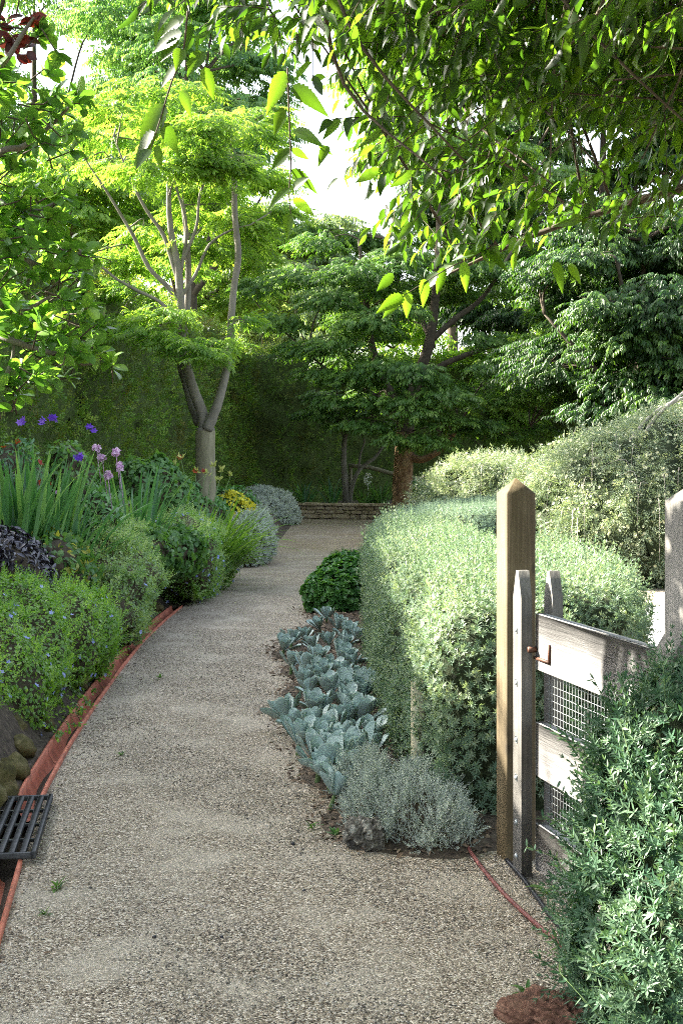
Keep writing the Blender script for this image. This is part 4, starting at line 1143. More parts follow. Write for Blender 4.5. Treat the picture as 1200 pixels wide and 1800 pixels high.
# labels that single each rosette out: by its neighbours in the drift
RO = [o for o in SC.objects if o.name.startswith("succulent_rosette")]
RO.sort(key=lambda o: o["_py"])
ORD = ["first", "second", "third", "fourth", "fifth", "sixth", "seventh", "eighth", "ninth", "tenth", "eleventh", "twelfth", "thirteenth", "fourteenth", "fifteenth", "sixteenth", "seventeenth", "eighteenth", "nineteenth", "twentieth", "twenty first", "twenty second", "twenty third", "twenty fourth", "twenty fifth"]
cols_ = {"path": [o for o in RO if o["_px"] < 548], "mid": [o for o in RO if 548 <= o["_px"] < 600], "hedge": [o for o in RO if o["_px"] >= 600]}
for key, txt in (("path", "along the gravel side"), ("mid", "down the middle of the drift"), ("hedge", "along the hedge side")):
    for k, o in enumerate(cols_[key]): o["label"] = "blue grey rosette %s, %s from the round shrub" % (txt, ORD[k])
for o in RO:
    del o["_px"]; del o["_py"]

b = G(592, 1068); RSY = 8.3 * K
mound("round_shrub", "small round deep green shrub at the path bend beside the hedge", "shrub", [(-.045, 8.5 * K, .11, .315, .40, .34), (.02, 8.75 * K, .24, .25, .4, .24)], M['l_box'], 3800, .042, T=T_whorl(6, T_oval(.36, .1, .04), .5, True, 3), lateral=False, bump=.06, seed=30)
b = G(600, 985); mound("brown_grass_tuft", "small brownish green tuft against the hedge beyond the round shrub", "plant", [(.12, 11.3 * K, .08, .2, .4, .16)], M['l_ygreen'], 500, .05, T=SPR[0], lateral=False, seed=31, extra=[dict(T=SPR[1], n=800, s=.07, mat=M['l_mid'], depth=.03, out=.6, up=.8, jit=.3)])
# silver filigree cushion bush in front
f, bb = sd_blobs([(.21, 3.57 * K, .01, .15, .20, .13), (.38, 3.44 * K, .01, .14, .2, .13), (.10, 3.80 * K, .05, .11, .16, .15), (.33, 3.60 * K, .03, .13, .16, .12)], .035, 9, 33)
def filig(t):
    mb = MB(); p, g = surf_pts(f, bb, 1500, zmin=.02, depth=.03)
    for i in range(len(p)):
        d = nrm(g[i] * .6 + UP * .8 + rng.normal(size=3) * .45); ln = rng.uniform(.03, .075); a = p[i] - d * .04; b_ = p[i] + d * ln
        tube(mb, [a, b_], [.0014, .0009], 3, cap=False)
        for k in range(4):
            q = a + (b_ - a) * rng.uniform(.4, 1); e = nrm(d + rng.normal(size=3) * .8); tube(mb, [q, q + e * rng.uniform(.010, .022)], .0009, 3, cap=False)
    part(mb, "filigree_twigs", M['l_silver'], t)
shrub("cushion_bush", "wiry silver cushion bush at the hedge foot above the lava rock", "shrub", f, bb,
      [dict(T=SPRn[1], n=1500, s=.055, mat=M['l_silver'], depth=.05, out=.6, up=.8, jit=.5)], M['stem'], .05, .05, twigs=filig)

# ------------------------------------------------------------------ trees
def pads_fill(mb, pads, n, T, s, center, mat=0, droop=.25, upj=.25, shell=.5, varbias=0.0):
    """pads: (c, rx, ry, rz). Sprays placed through each flattened pad, pointing outwards"""
    vol = np.array([p[1] * p[2] for p in pads]); cnt = (n * vol / vol.sum()).astype(int) + 1
    for (c, rx, ry, rz), m in zip(pads, cnt):
        v = nrm(rng.normal(size=(m, 3))) * (rng.random((m, 1)) ** shell)
        p = v * [rx, ry, rz] + np.array(c); p[:, 2] -= .18 * (v[:, 0] ** 2 + v[:, 1] ** 2) * max(rx, ry)
        out = (p - np.array(center)); out[:, 2] = 0; out = nrm(out) * .6 + nrm(v * [1, 1, 0] + 1e-6) * .7 + rng.normal(size=(m, 3)) * [.45, .45, .1]
        out[:, 2] = -droop + rng.normal(size=m) * .2
        up = UP + rng.normal(size=(m, 3)) * upj
        scatter(mb, T[rng.integers(len(T))], p, out, up, s * rng.uniform(.75, 1.25, m), mat, var=np.clip(rng.random(m) * .7 + .3 * rng.random() + varbias, 0, 1))
def connect(mb, limbs, pads, r0=.03, mat=0, sides=5, sag=.1):
    allp = np.concatenate([l for l in limbs])
    for (c, rx, ry, rz) in pads:
        c = np.array(c); q = allp[allp[:, 2] < c[2] + .5] if (allp[:, 2] < c[2] + .5).any() else allp
        d = np.linalg.norm(q - c, axis=1) + .8 * np.maximum(0, q[:, 2] - c[2]); a = q[np.argmin(d)]
        mid = (a + c) / 2 + rng.normal(size=3) * .12 * np.linalg.norm(c - a) * [1, 1, .5] + [0, 0, sag * np.linalg.norm(c - a)]
        path = smooth_path([a, mid, c - [0, 0, rz * .3]], 5); tube(mb, path, [r0, r0 * .35], sides, mat)
        for k in range(5):
            e = c + nrm(rng.normal(size=3)) * [rx, ry, rz * .6] * .8; m_ = path[-rng.integers(1, 6)]
            tube(mb, smooth_path([m_, (m_ + e) / 2 + rng.normal(size=3) * .05, e], 3), [r0 * .35, r0 * .12], 4, mat)
SP_Z = [T_spray(11, T_leaf(.17, .25, .05), .36, 60, .45, k) for k in range(4)]
SP_L = [T_spray(11, T_diamond(.19, .2, .05), .36, 58, .30, 10 + k) for k in range(4)]
SP_D = [T_spray(9, T_diamond(.2, .3, .06), .42, 52, .6, 20 + k) for k in range(4)]

def tree(name, label, base, limbs, trunk_mat, pads, n, T, s, leafm, r_pad=.03, trunk_extra=None, droop=.25, group=None, upj=.25, shell=.5, sides=10, twigm=None, lump=.03, extra_layers=(), dark_limbs=()):
    t = thing(name, label, "tree", base, group); mb = MB(); mb2 = MB(); L = []
    for pts, r in limbs:
        q = smooth_path(pts, 5); L.append(q); tube(mb, q, r, sides if np.max(r) > .05 else 6, mat=1 if len(L) - 1 in dark_limbs else 0, lump=lump)
    tr = part(mb, "trunk", [trunk_mat, M['bark_dark']] if dark_limbs else trunk_mat, t, smooth=True)
    connect(mb2, L, pads, r_pad); part(mb2, "branches", twigm or trunk_mat, t, smooth=True)
    cr = MB(); pads_fill(cr, pads, n, T, s, base, droop=droop, upj=upj, shell=shell)
    for (pp, nn, TT, ss, mi) in extra_layers: pads_fill(cr, pp, nn, TT, ss, base, mat=mi, droop=droop, upj=upj, shell=shell)
    part(cr, "crown", leafm, t)
    return t, tr

# forked tree in the left bed
D1 = 12.5
def q1(px, py, dd=0): return P(px, py, D1 + dd)
base1 = q1(362, 905); base1[2] = bz(base1[0], base1[1]) - .1
limbs1 = [([base1, q1(362, 860), q1(361, 800), q1(361, 752)], [.165, .145, .138, .140]),
          ([q1(361, 758), q1(355, 725), q1(342, 690), q1(331, 655), q1(323, 600), q1(318, 545), q1(314, 480), q1(300, 400), q1(297, 330), q1(305, 240)], [.095, .085, .08, .075, .07, .065, .06, .045, .035, .015]),
          ([q1(350, 745, .1), q1(337, 710, .15), q1(326, 670, .15), q1(318, 640, .1), q1(322, 600, .1), q1(330, 530, .1), q1(330, 440, .1), q1(322, 360, .1)], [.075, .065, .06, .06, .055, .05, .045, .03]),
          ([q1(364, 756, -.05), q1(374, 732, -.05), q1(384, 705, -.05), q1(397, 655), q1(404, 610), q1(407, 555), q1(412, 500), q1(419, 450), q1(413, 380), q1(412, 320), q1(408, 240)], [.085, .078, .07, .06, .058, .055, .05, .05, .045, .04, .02]),
          ([q1(316, 535), q1(296, 505), q1(262, 470), q1(235, 415), q1(190, 340), q1(150, 280)], [.045, .04, .035, .03, .02, .01]),
          ([q1(310, 560), q1(280, 530), q1(240, 510), q1(205, 490), q1(180, 470), q1(130, 430)], [.035, .03, .028, .025, .02, .01]),
          ([q1(316, 500), q1(300, 450), q1(286, 410), q1(255, 365), q1(228, 310), q1(200, 240)], [.045, .038, .032, .028, .02, .01]),
          ([q1(320, 520), q1(345, 480), q1(368, 430), q1(405, 405), q1(440, 395)], [.03, .025, .02, .015, .008]),
          ([q1(318, 480), q1(328, 400), q1(310, 330), q1(290, 270)], [.03, .025, .02, .01]),
          ([q1(320, 460), q1(345, 400), q1(352, 340), q1(375, 290)], [.03, .025, .02, .01])]
pads1 = []
r1 = np.random.default_rng(11)
for (px, py, dd, a, bq, c) in [(250, 575, -.3, .55, .5, .16), (330, 600, -.4, .5, .4, .14), (390, 600, -.3, .30, .3, .10), (215, 555, .1, .5, .4, .15), (290, 545, -.2, .5, .4, .14), (360, 620, -.5, .35, .3, .1), (225, 500, .3, .45, .5, .16), (430, 560, 0, .22, .3, .1)]:
    pads1.append((q1(px, py, dd), a, bq, c))
for k in range(64):
    px = r1.uniform(110, 500); py = r1.uniform(150, 500); dd = r1.uniform(-1.2, 1.4)
    if py > 290: dd = abs(dd) * .9 + .25
    if py > 290 and r1.random() < .45: continue 
    if ((px - 305) / 215) ** 2 + ((py - 320) / 175) ** 2 > 1.1: continue
    pads1.append((q1(px, py, dd), r1.uniform(.35, .6), r1.uniform(.4, .6), r1.uniform(.10, .18)))
t1_, tr1 = tree("forked_tree", "slender grey tree forking low in the left bed before the hedge", base1, limbs1, M['bark_grey'], pads1, 4300, SP_L, .25, M['l_light'], r_pad=.014, twigm=M['bark_grey'])
mb = MB(); tube(mb, smooth_path([base1 + [0, 0, .02], q1(362, 860), q1(361, 800), q1(361, 757)], 5), [.170, .150, .143, .146], 12, lump=.01, cap=False); part(mb, "pale_bark_band", M['bark_pale'], t1_, smooth=True)

# brown trunked tree on the right
D2 = 19.6
def q2(px, py, dd=0): return P(px, py, D2 + dd)
base2 = q2(706, 912); base2[2] = 0
limbs2 = [([q2(704, 935), q2(706, 905), q2(707, 850), q2(710, 800), q2(712, 760)], [.28, .25, .235, .225, .21]),
          ([q2(712, 775), q2(718, 720), q2(735, 660), q2(755, 600), q2(765, 520), q2(770, 430), q2(770, 330)], [.2, .16, .14, .12, .1, .07, .04]),
          ([q2(712, 770), q2(700, 720), q2(670, 660), q2(650, 590), q2(640, 500), q2(630, 420)], [.15, .12, .1, .08, .06, .03]),
          ([q2(715, 800), q2(735, 808, -.05), q2(752, 804, -.1), q2(775, 790, -.2), q2(800, 760, -.4)], [.10, .09, .08, .06, .04]),
          ([q2(735, 665), q2(780, 640), q2(830, 620), q2(900, 600), q2(980, 610)], [.09, .07, .06, .04, .02]),
          ([q2(755, 600), q2(800, 560), q2(850, 520), q2(900, 440)], [.08, .07, .05, .03]),
          ([q2(760, 610, .2), q2(740, 560, .5), q2(700, 500, .8), q2(680, 420, .9)], [.07, .06, .05, .03]),
          ([q2(700, 720), q2(650, 690, -.3), q2(600, 670, -.5), q2(540, 620, -.6)], [.06, .05, .04, .02]),
          ([q2(800, 755, .2), q2(860, 755, 0), q2(930, 752, -.2)], [.04, .03, .02])]
pads2 = []
for (px, py, dd, a, bq, c) in [(450, 500, -.3, .6, .6, .22), (490, 560, -.6, .7, .7, .22), (520, 480, -.6, .7, .7, .25), (560, 420, -.2, .7, .7, .25), (580, 520, -1, .8, .7, .25), (530, 610, -.8, .6, .6, .2), (590, 600, -1.2, .7, .7, .22),
                               (560, 650, -1.0, .5, .6, .15), (620, 660, -1.3, .65, .6, .2), (590, 700, -1.2, .45, .5, .14), (650, 560, -1.3, .8, .7, .25), (620, 470, -1.1, .8, .7, .25), (680, 640, -1.5, .7, .6, .2), (650, 700, -1.4, .6, .5, .16), (700, 700, -1.7, .6, .5, .2),
                               (740, 650, -1.8, .6, .6, .22), (740, 720, -1.9, .7, .5, .25), (780, 690, -1.9, .7, .6, .22), (700, 765, -1.8, .5, .5, .16), (755, 770, -1.9, .6, .5, .18), (800, 735, -1.8, .65, .5, .2), (850, 745, -1.6, .6, .5, .14), (890, 765, -1.5, .45, .4, .10), (650, 745, -1.5, .4, .4, .12),
                               (620, 740, -1.3, .35, .4, .1), (880, 640, -1.2, .8, .6, .2), (950, 600, -1.4, .8, .6, .25), (1000, 570, -1.2, .8, .7, .25), (1040, 620, -1.1, .7, .6, .2), (980, 650, -1.4, .8, .6, .2), (1050, 690, -1.0, .6, .5, .14), (1000, 710, -1.1, .6, .5, .16), (930, 690, -1.1, .7, .5, .18),
                               (940, 750, -1.0, .5, .5, .12), (870, 700, -1.0, .7, .5, .16), (850, 590, -.8, .6, .6, .16), (700, 540, -1.2, .7, .6, .2), (860, 790, -1.3, .4, .4, .1), (1090, 640, -.8, .5, .5, .14), (1000, 770, -.6, .5, .5, .12)]:
    pads2.append((q2(px, py, dd * .8), a, bq, c))
r2_ = np.random.default_rng(5)
for k in range(80):
    px = r2_.uniform(520, 1080); py = r2_.uniform(230, 700); dd = r2_.uniform(-.6, 1.9)
    if ((px - 780) / 320) ** 2 + ((py - 470) / 260) ** 2 > 1.05: continue
    if 700 < px < 930 and 540 < py < 640: continue
    if px < 680 and py < 400: continue
    pads2.append((q2(px, py, dd), r2_.uniform(.55, .95), r2_.uniform(.6, 1), r2_.uniform(.16, .28)))
tree("spreading_tree", "spreading dark green tree with a thick brown flaking trunk", base2, limbs2, M['bark_brown'], pads2, 19000, SP_Z, .25, M['l_zelk'], r_pad=.022, twigm=M['bark_dark'], droop=.3, dark_limbs=(1, 2, 4, 5, 6, 7, 8))

# small twin-stemmed tree behind the wall
D3 = 21.8
def q3(px, py, dd=0): return P(px, py, D3 + dd)
b3 = q3(610, 900); b3[2] = .2
limbs3 = [([q3(611, 905), q3(607, 860), q3(604, 810), q3(606, 770), q3(614, 752), q3(630, 742)], [.12, .095, .075, .065, .05, .04]),
          ([q3(607, 775), q3(600, 757), q3(596, 748), q3(585, 700)], [.04, .035, .03, .015]),
          ([q3(612, 890), q3(620, 850), q3(632, 825), q3(648, 812), q3(662, 800), q3(690, 760)], [.07, .06, .05, .045, .04, .02]),
          ([q3(630, 828), q3(633, 800), q3(640, 775), q3(632, 762), q3(618, 750), q3(610, 720)], [.035, .03, .025, .02, .02, .01]),
          ([q3(613, 870), q3(612, 845), q3(610, 830)], [.02, .015, .01])]
pads3 = [(q3(px, py), .55, .5, .16) for px, py in ((560, 720), (600, 700), (640, 715), (580, 690), (690, 740), (620, 740))]
tree("twin_stemmed_tree", "small grey twin stemmed tree behind the stone wall", b3, limbs3, M['bark_grey'], pads3, 700, SP_Z, .3, M['l_zelk'], r_pad=.012)
# log rail behind
mb = MB(); tube(mb, smooth_path([q3(612, 818, .3), q3(650, 822, .3), q3(695, 834, .3), q3(740, 842, .3)], 3), [.05, .055], 8, lump=.03)
rl = thing("log_rail", "pale round rail between the small tree and the brown trunk", "fence", q3(650, 900, .3)); part(mb, "rail", M['bark_pale'], rl, smooth=True)
mb = MB()
for px in (616, 735): a = q3(px, 822 if px < 700 else 842, .3); tube(mb, [(a[0], a[1] + .05, 0), (a[0], a[1] + .05, a[2] + .06)], .05, 8)
part(mb, "rail_posts", M['bark_pale'], rl)
# pale flower head behind the wall
c = q3(648, 900, -.1); c[2] = .25; clump("flowering_stalk_plant", "plant with a white green flower head behind the wall", "plant", c, 14, .4, .05, 1.2, M['l_mid'], .1, .5,
      extra=lambda t: (part((lambda m, q: (scatter(m, T_flower(5, .4, .3), q[None] + nrm(rng.normal(size=(60, 3))) * [.10, .10, .15], rng.normal(size=(60, 3)) + [0, -.6, 0], np.tile(UP, (60, 1)), .035), tube(m, [c, q], .008, 5), m)[-1])(MB(), q3(646, 842, -.1)), "flower_head", M['f_white'], t)))
c = P(800, 885, 16); clump("pale_flower_plant", "low plant with pale apricot flowers before the cushion bush", "plant", (c[0], c[1], 0.02), 20, .55, .03, 1.2, M['l_lily'], .2, .5,
      extra=lambda t: part((lambda m: (scatter(m, T_flower(5, .35, .3), np.array([P(px, py, 16) for px, py in ((786, 868), (810, 866), (818, 870), (804, 878), (775, 852))]), np.array([[0, -.8, .4]] * 5), np.tile(UP, (5, 1)), .06), m)[-1])(MB()), "flowers", M['f_cream'], t))

# background trees
def bigtree(name, label, cx, cy, zc, rx, ry, rz, npads, n, T, s, leafm, bark, pr=(.7, 1.2), pz=(.2, .35), seed=0, tr=.2, shell=.5, droop=.3, group="trees beyond the hedge", hole=None, zlow=None):
    r = np.random.default_rng(seed); pads = []
    for k in range(npads):
        v = nrm(r.normal(size=3)) * r.uniform(.35, 1) ** .6
        c = np.array([cx, cy, zc]) + v * [rx, ry, rz]
        if zlow and c[2] < zlow: continue
        a = r.uniform(*pr); pads.append((c, a, a * r.uniform(.8, 1.1), r.uniform(*pz)))
    base = np.array([cx, cy, -.1])
    limbs = [([base, base + [.1, 0, zc * .4], base + [.0, .1, zc * .8], (cx, cy, zc + rz * .6)], [tr, tr * .8, tr * .55, tr * .15])]
    for k in range(6):
        a = k * 1.05 + r.uniform(-.3, .3); z0 = zc * r.uniform(.4, .8)
        limbs.append(([(cx, cy, z0), (cx + math.cos(a) * rx * .35, cy + math.sin(a) * ry * .35, z0 + rz * .35), (cx + math.cos(a) * rx * .75, cy + math.sin(a) * ry * .75, z0 + rz * .8)], [tr * .5, tr * .35, tr * .12]))
    return tree(name, label, base, limbs, bark, pads, n, T, s, leafm, r_pad=tr * .18, droop=droop, shell=shell, group=group)
def at(px, py, d): return P(px, py, d)
c = at(330, 100, 22); bigtree("tall_tree", "tall blue green tree rising behind the forked tree", c[0], c[1], c[2], 2.7, 3, 3.4, 64, 6200, SP_D, .36, M['l_blue'], M['bark_dark'], seed=1)
c = at(60, 130, 24); bigtree("tall_tree", "tall blue green tree behind the left leafy branch", c[0], c[1], c[2], 3.6, 3, 4.0, 55, 5600, SP_D, .4, M['l_blue'], M['bark_dark'], seed=2)
c = at(130, 350, 19); bigtree("tall_tree", "sunlit yellow green tree just over the hedge on the left", c[0], c[1], c[2], 2.0, 1.6, 1.7, 40, 2600, SP_L, .42, M['l_light'], M['bark_grey'], seed=3)
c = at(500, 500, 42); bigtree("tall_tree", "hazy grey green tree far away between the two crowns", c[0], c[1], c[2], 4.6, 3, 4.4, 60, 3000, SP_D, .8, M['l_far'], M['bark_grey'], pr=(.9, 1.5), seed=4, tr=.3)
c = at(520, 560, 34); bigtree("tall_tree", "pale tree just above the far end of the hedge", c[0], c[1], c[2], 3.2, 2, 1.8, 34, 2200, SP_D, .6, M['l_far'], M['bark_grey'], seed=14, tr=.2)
c = at(1130, 560, 17); bigtree("evergreen_tree", "dark evergreen tree at the right behind the weeping bush", c[0], c[1], c[2], 2.6, 2.4, 2.6, 95, 17000, SP_D, .27, M['l_dark'], M['bark_dark'], seed=5, group="evergreens at the right")
c = at(1060, 300, 24); bigtree("evergreen_tree", "taller dark evergreen behind the overhanging leaves", c[0], c[1], c[2], 5.2, 3, 6.0, 120, 11000, SP_D, .45, M['l_dark'], M['bark_dark'], seed=6, tr=.25, group="evergreens at the right")
c = at(860, 640, 26); bigtree("tall_tree", "light green tree glowing through the gaps behind the brown trunked tree", c[0], c[1], c[2], 5.0, 2, 2.4, 40, 2600, SP_L, .55, M['l_light'], M['bark_dark'], seed=7)
c = at(790, 170, 30); bigtree("tall_tree", "tall green tree behind the spreading tree's top", c[0], c[1], c[2], 3.0, 3, 5.0, 50, 3000, SP_D, .7, M['l_light'], M['bark_dark'], seed=8, tr=.25)
c = at(330, 440, 25); bigtree("tall_tree", "sunlit pale green tree straight behind the forked tree's branches", c[0], c[1], c[2], 2.6, 2, 1.9, 36, 2200, SP_L, .5, M['l_light'], M['bark_grey'], seed=9)

def overhang_more():
    n = 0
    while n < 6800:
        d_ = ro.uniform(2.7, 5.0); px = ro.uniform(540, 1900); py = ro.uniform(-1100, 290)
        if py > np.interp(px, [540, 640, 760, 900, 1200, 1900], [20, 90, 150, 190, 210, 250]): continue
        n += 1
        d = nrm(np.array([ro.uniform(-1.2, .3), ro.uniform(-.7, .5), ro.uniform(-.8, .1)]))
        leafy_twig(P(px, py, d_), d, ro.uniform(.16, .28), .085, ro.integers(7, 11), False, ro)

# leafy branch tree at the left, near
DM = 2.85
def qm(px, py, dd=0): return P(px, py, DM + dd)
basem = np.array([-2.6, 3.5 * K, bz(-2.6, 3.5 * K)])
trunkm = [([basem, basem + [.05, 0, .8], basem + [.1, -.1, 1.4], basem + [.0, -.2, 2.2], basem + [-.1, -.1, 3.0]], [.075, .065, .05, .035, .02]),
          ([basem + [.05, 0, .9], qm(-60, 560, .5), qm(0, 590), qm(60, 612), qm(110, 625), qm(150, 640), qm(185, 628)], [.05, .03, .012, .010, .008, .006, .004]),
          ([basem + [.08, 0, 1.4], qm(-120, 500, .4), qm(-20, 520), qm(10, 540), qm(50, 542), qm(90, 520)], [.04, .025, .012, .01, .008, .005]),
          ([basem + [.08, 0, 1.6], qm(-80, 330, .4), qm(0, 268), qm(40, 258), qm(90, 220), qm(125, 185)], [.04, .025, .012, .01, .007, .004]),
          ([basem + [.08, 0, 1.5], qm(-80, 430, .4), qm(20, 450), qm(90, 470), qm(150, 440), qm(175, 425)], [.04, .02, .012, .01, .007, .004]),
          ([basem + [.05, 0, 1.0], qm(-60, 700, .3), qm(-10, 690), qm(20, 640), qm(25, 600)], [.03, .02, .01, .008, .004]),
          ([basem + [.05, 0, 2.4], qm(-80, 200, .3), qm(0, 120), qm(40, 60), qm(60, 30)], [.03, .02, .01, .008, .004]),
          ([basem + [.05, 0, 2.0], qm(-80, 300, .3), qm(0, 350), qm(60, 370), qm(110, 350)], [.03, .02, .01, .008, .004])]
t = thing("oval_leaved_tree", "near tree reaching in from the left with bright oval leaves", "tree", basem); mb = MB(); lf = MB(); tw = MB()
for pts, r in trunkm: tube(mb, smooth_path(pts, 5), r, 8)
part(mb, "trunk", M['bark_grey'], t, smooth=True)
OVN = T_oval(.30, .22, .08)
rm = np.random.default_rng(3)
def bound_m(px, py):     # right limit of the foliage
    return np.interp(py, [-200, 0, 80, 160, 250, 330, 420, 470, 560, 640, 700, 730], [60, 60, 110, 165, 150, 140, 190, 225, 200, 235, 40, 0]) 
cnt = 0
while cnt < 640:
    px = rm.uniform(-420, 240); py = rm.uniform(-350, 720); dd = rm.uniform(-.15, .18)
    if px > bound_m(px, py) - 12: continue
    if py > 640 and px > 150: continue
    if px < -90 and 190 < py < 560: continue
    if px < 75 and -20 < py < 105: continue
    if rm.random() < .25 and 250 < py < 420: continue
    cnt += 1
    c = qm(px, py, dd); m = rm.integers(5, 9)
    d = nrm(np.array([rm.uniform(.0, 1), rm.uniform(-.8, .6), rm.uniform(-.3, .7)])); tube(tw, [c - d * .12, c - d * .04 + rm.normal(size=3) * .01, c], [.003, .0018], 4)
    aa = rm.uniform(0, 6.28); e1 = nrm(np.cross(d, UP)); e2 = np.cross(d, e1)
    ang_ = aa + np.arange(m) * 2.4
    ax = d[None] * rm.uniform(.2, 1.0, (m, 1)) + (np.cos(ang_)[:, None] * e1 + np.sin(ang_)[:, None] * e2) * .9 + [0, 0, .15]
    upv = UP + rng.normal(size=(m, 3)) * .45
    scatter(lf, OVN, c[None] - d[None] * rm.uniform(0, .05, (m, 1)), ax, upv, rm.uniform(.046, .075, m), var=np.clip(rm.random(m) * .6 + .4 * rm.random(), 0, 1))
part(tw, "twigs", M['bark_dark'], t); part(lf, "leaves", M['l_mag'], t)
# dark red leaved spray, top left
t = thing("red_leaved_tree", "dark red leaved branch showing in the top left corner", "tree", (-2.9, 3.2 * K, bz(-2.9, 3.2 * K))); mb = MB(); lf = MB()
q = smooth_path([(-2.9, 3.2 * K, .3), (-2.7, 3.3 * K, 1.8), P(-60, 30, 2.9), P(0, 45, 2.9), P(40, 50, 2.9)], 5); tube(mb, q, [.04, .03, .006, .003], 7); part(mb, "trunk", M['bark_dark'], t, smooth=True)
for px, py in ((5, 40), (22, 55), (45, 45), (20, 90), (-10, 100), (5, 75), (45, 75), (-25, 50), (-35, 85), (60, 38), (30, 70), (-60, 40), (-80, 70), (-5, 55), (15, 68), (35, 85)):
    m = 3; scatter(lf, OVN, P(px, py, 2.9)[None] + rng.normal(size=(m, 3)) * .012, rng.normal(size=(m, 3)) * [.8, .3, .4] + [.5, 0, .1], rng.normal(size=(m, 3)) * .4 + [0, -.5, .6], rng.uniform(.042, .065, m))
part(lf, "leaves", M['l_red'], t)

# overhanging near tree, top right
t = thing("overhanging_tree", "near tree hanging long pointed leaves over the top right", "tree", (3.4, 2.2 * K, 0)); mb = MB(); lf = MB(); tw = MB()
tb = np.array([3.4, 2.2 * K, 0.0])
bough = [([tb, tb + [0, 0, 1.2], tb + [-.1, .1, 2.4], tb + [-.3, .2, 3.6], tb + [-.4, .3, 5]], [.17, .15, .13, .1, .06]),
         ([tb + [-.1, .1, 2.2], (2.4, 2.4 * K, 3.3), (1.4, 2.6 * K, 3.5), (.4, 2.5 * K, 3.2), (-.3, 2.3 * K, 2.9)], [.09, .07, .045, .03, .01]),
         ([tb + [-.2, .1, 2.9], (2.3, 3.2 * K, 3.9), (1.2, 3.6 * K, 3.8), (.5, 3.7 * K, 3.3)], [.08, .06, .035, .01]),
         ([tb + [-.1, .1, 2.0], (2.4, 3.0 * K, 2.8), (1.7, 3.6 * K, 2.75), (1.0, 3.9 * K, 2.6), (.5, 4.0 * K, 2.4)], [.06, .04, .025, .014, .006]),
         ([tb + [-.2, .1, 2.6], (2.6, 1.8 * K, 3.3), (1.4, 1.7 * K, 3.2), (.6, 1.8 * K, 2.9)], [.07, .05, .03, .01])]
BL = []
for pts, r in bough: q = smooth_path(pts, 6); BL.append(q); tube(mb, q, r, 9, lump=.02)
part(mb, "trunk", M['bark_dark'], t, smooth=True)
SR = [T_serrate(.20, .25, .05), T_serrate(.23, .12, .06), T_serrate(.17, .38, .05)]
LV = [T_leaf(.20, .3, .06), T_leaf(.17, .15, .08)]
def leafy_twig(c, d, ln, ls, m, detailed, r=rng, sag=.5):
    """hanging twig of length ln ending around c, leaves in two rows"""
    tt = np.linspace(0, 1, 6)[:, None]; a = c - d * ln * .5 + UP * ln * .15
    pts = a + d * ln * tt - UP * sag * ln * .35 * tt ** 2
    tube(tw, pts, [.0022, .001], 4, cap=False)
    k = np.linspace(.1, 1, m); pp = np.stack([np.interp(k, tt[:, 0], pts[:, i]) for i in range(3)], -1)
    side = nrm(np.cross(d, UP) + 1e-6); sg = np.where(np.arange(m) % 2, 1, -1)[:, None]
    ax = d[None] * .55 + side[None] * sg * r.uniform(.35, .8, (m, 1)) + np.array([0, 0, -1]) * r.uniform(.25, 1.0, (m, 1)) + r.normal(size=(m, 3)) * .15
    upv = UP * .6 + r.normal(size=(m, 3)) * .55
    scatter(lf, (SR if detailed else LV)[r.integers(3 if detailed else 2)], pp, ax, upv, ls * r.uniform(.7, 1.15, m), var=np.clip(r.random(m) * .7 + .3 * r.random(), 0, 1))
ro = np.random.default_rng(21)
lowb = lambda px: np.interp(px, [290, 330, 380, 450, 520, 560, 600, 640, 700, 760, 860, 950, 1000, 1080, 1200, 2200], [20, 45, 100, 110, 110, 120, 190, 400, 470, 490, 470, 460, 440, 430, 400, 500])
cnt = 0
while cnt < 2300:
    d_ = ro.uniform(2.0, 4.2); px = ro.uniform(290, 1900); py = ro.uniform(-900, 500)
    lb_ = lowb(px)
    if d_ < 2.6: lb_ = min(lb_, 90)             # nearest boughs hang only along the top
    if py > lb_ - 25: continue
    if py < -250 and ro.random() < .45: continue
    if py > 180 and ro.random() < .35: continue
    cnt += 1
    c = P(px, py, d_)
    d = nrm(np.array([ro.uniform(-1.2, .3), ro.uniform(-.7, .5), ro.uniform(-.8, .1)]))
    leafy_twig(c, d, ro.uniform(.14, .26), .078, ro.integers(6, 10), d_ < 2.7, ro)
# boughs that carry the twigs
for k in range(90):
    px = ro.uniform(420, 1700); py = ro.uniform(-400, 330); d_ = ro.uniform(2.2, 4.2)
    if py > lowb(px) - 60: continue
    c = P(px, py, d_); B = BL[ro.integers(1, len(BL))]; a = B[np.argmin(np.linalg.norm(B - c, axis=1))]
    tube(tw, smooth_path([a, (a + c) / 2 + ro.normal(size=3) * .08, c], 4), [.008, .003], 5)
overhang_more()
# the separate hanging sprigs
def sprig(pts, d_, leaves):
    q = smooth_path([P(px, py, d_) for px, py in pts], 5); tube(tw, q, [.0028, .0012], 5)
    for (px, py, tx, ty) in leaves:
        a = P(px, py, d_); b_ = P(tx, ty, d_ + ro.uniform(-.04, .04)); L_ = np.linalg.norm(b_ - a)
        scatter(lf, SR[ro.integers(2)], a[None], (b_ - a)[None], np.array([[ro.uniform(-.35, .35), -1, ro.uniform(.0, .7)]]), L_, var=ro.uniform(.6, 1))
sprig([(330, 20), (322, 90), (300, 150), (285, 200), (272, 240), (258, 285)], 2.0, [(325, 30, 272, 62), (320, 58, 262, 90), (316, 70, 270, 108), (318, 115, 272, 150), (318, 85, 310, 120), (290, 182, 232, 285), (272, 232, 228, 290), (288, 215, 313, 275), (320, 158, 335, 205), (275, 255, 285, 300), (262, 262, 238, 292), (360, 118, 375, 178), (355, 90, 330, 130)])
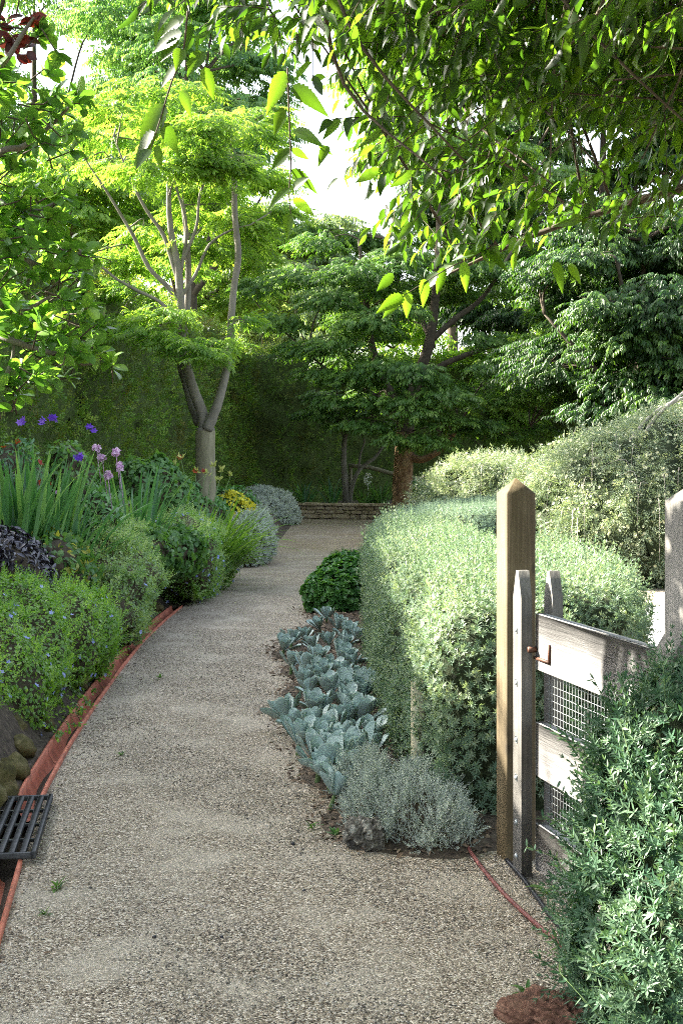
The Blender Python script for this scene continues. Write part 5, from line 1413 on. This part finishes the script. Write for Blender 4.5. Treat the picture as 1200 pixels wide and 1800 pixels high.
sprig([(505, 120), (508, 200), (511, 290), (508, 340), (512, 385)], 2.3, [(515, 150, 575, 198), (500, 125, 468, 200), (518, 228, 565, 250), (500, 190, 478, 240), (512, 262, 545, 280), (512, 298, 562, 335), (510, 262, 468, 300), (508, 330, 470, 358), (515, 350, 555, 378), (508, 375, 505, 415), (515, 330, 540, 310), (560, 258, 590, 270), (575, 256, 560, 285)])
sprig([(870, 430), (830, 452), (790, 470), (740, 500), (700, 525)], 2.9, [(835, 445, 790, 452), (800, 465, 745, 500), (770, 480, 735, 515), (745, 490, 745, 540), (715, 510, 715, 560), (708, 520, 662, 548), (700, 525, 672, 560), (780, 470, 765, 520), (815, 460, 818, 515), (870, 430, 862, 480), (850, 440, 895, 470), (690, 480, 660, 518), (975, 460, 990, 510), (1000, 465, 1020, 495)])
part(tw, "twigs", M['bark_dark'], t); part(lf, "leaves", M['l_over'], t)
# unseen crown added over the same tree to block sky light from above
cr = MB(); pd = []
for k in range(60):
    X = ro.uniform(.2, 4.8); Y = ro.uniform(1.5, 8); pd.append((np.array([X, Y, 1.95 + Y * .335 + ro.uniform(.3, 1.8)]), ro.uniform(.5, .8), ro.uniform(.5, .8), ro.uniform(.15, .3)))
for k in range(46): pd.append((np.array([ro.uniform(.4, 5.0), ro.uniform(-3.5, 2.2), ro.uniform(2.7, 4.6)]), ro.uniform(.5, .8), ro.uniform(.5, .8), ro.uniform(.15, .3)))  # unseen pads added behind the camera to cut frontal sky light
pads_fill(cr, pd, 9500, SP_L, .34, tb, droop=.3); part(cr, "sky_block_crown", M['l_over'], t)

# unseen tree, added left of frame to keep the low sun off upper boughs
def sun_block_tree():
    r = np.random.default_rng(77); pads = []
    for k in range(70):
        X = r.uniform(-6.4, -3.1); z0 = 3.45 + (1 - X) * .66
        pads.append((np.array([X, r.uniform(3.6, 10.5), z0 + .2 + r.uniform(0, 2.4)]), r.uniform(.5, .8), r.uniform(.5, .8), r.uniform(.2, .35)))
    base = np.array([-4.6, 4.0, .3])
    limbs = [([base, base + [.05, .2, 2.2], base + [.1, .8, 4.4], base + [.1, 1.6, 7.0]], [.20, .17, .13, .04]),
             ([base + [.1, .8, 4.2], base + [.5, 2.6, 5.6], base + [.6, 4.6, 6.6]], [.11, .08, .03]),
             ([base + [.1, .5, 3.4], base + [-.3, 1.6, 5.0], base + [-.9, 3.4, 6.2]], [.10, .07, .03])]
    tree("sun_block_tree", "unseen tree added left of the picture to block the low sun", base, limbs, M['bark_dark'], pads, 7000, SP_L, .42, M['l_zelk'], r_pad=.03)
sun_block_tree()
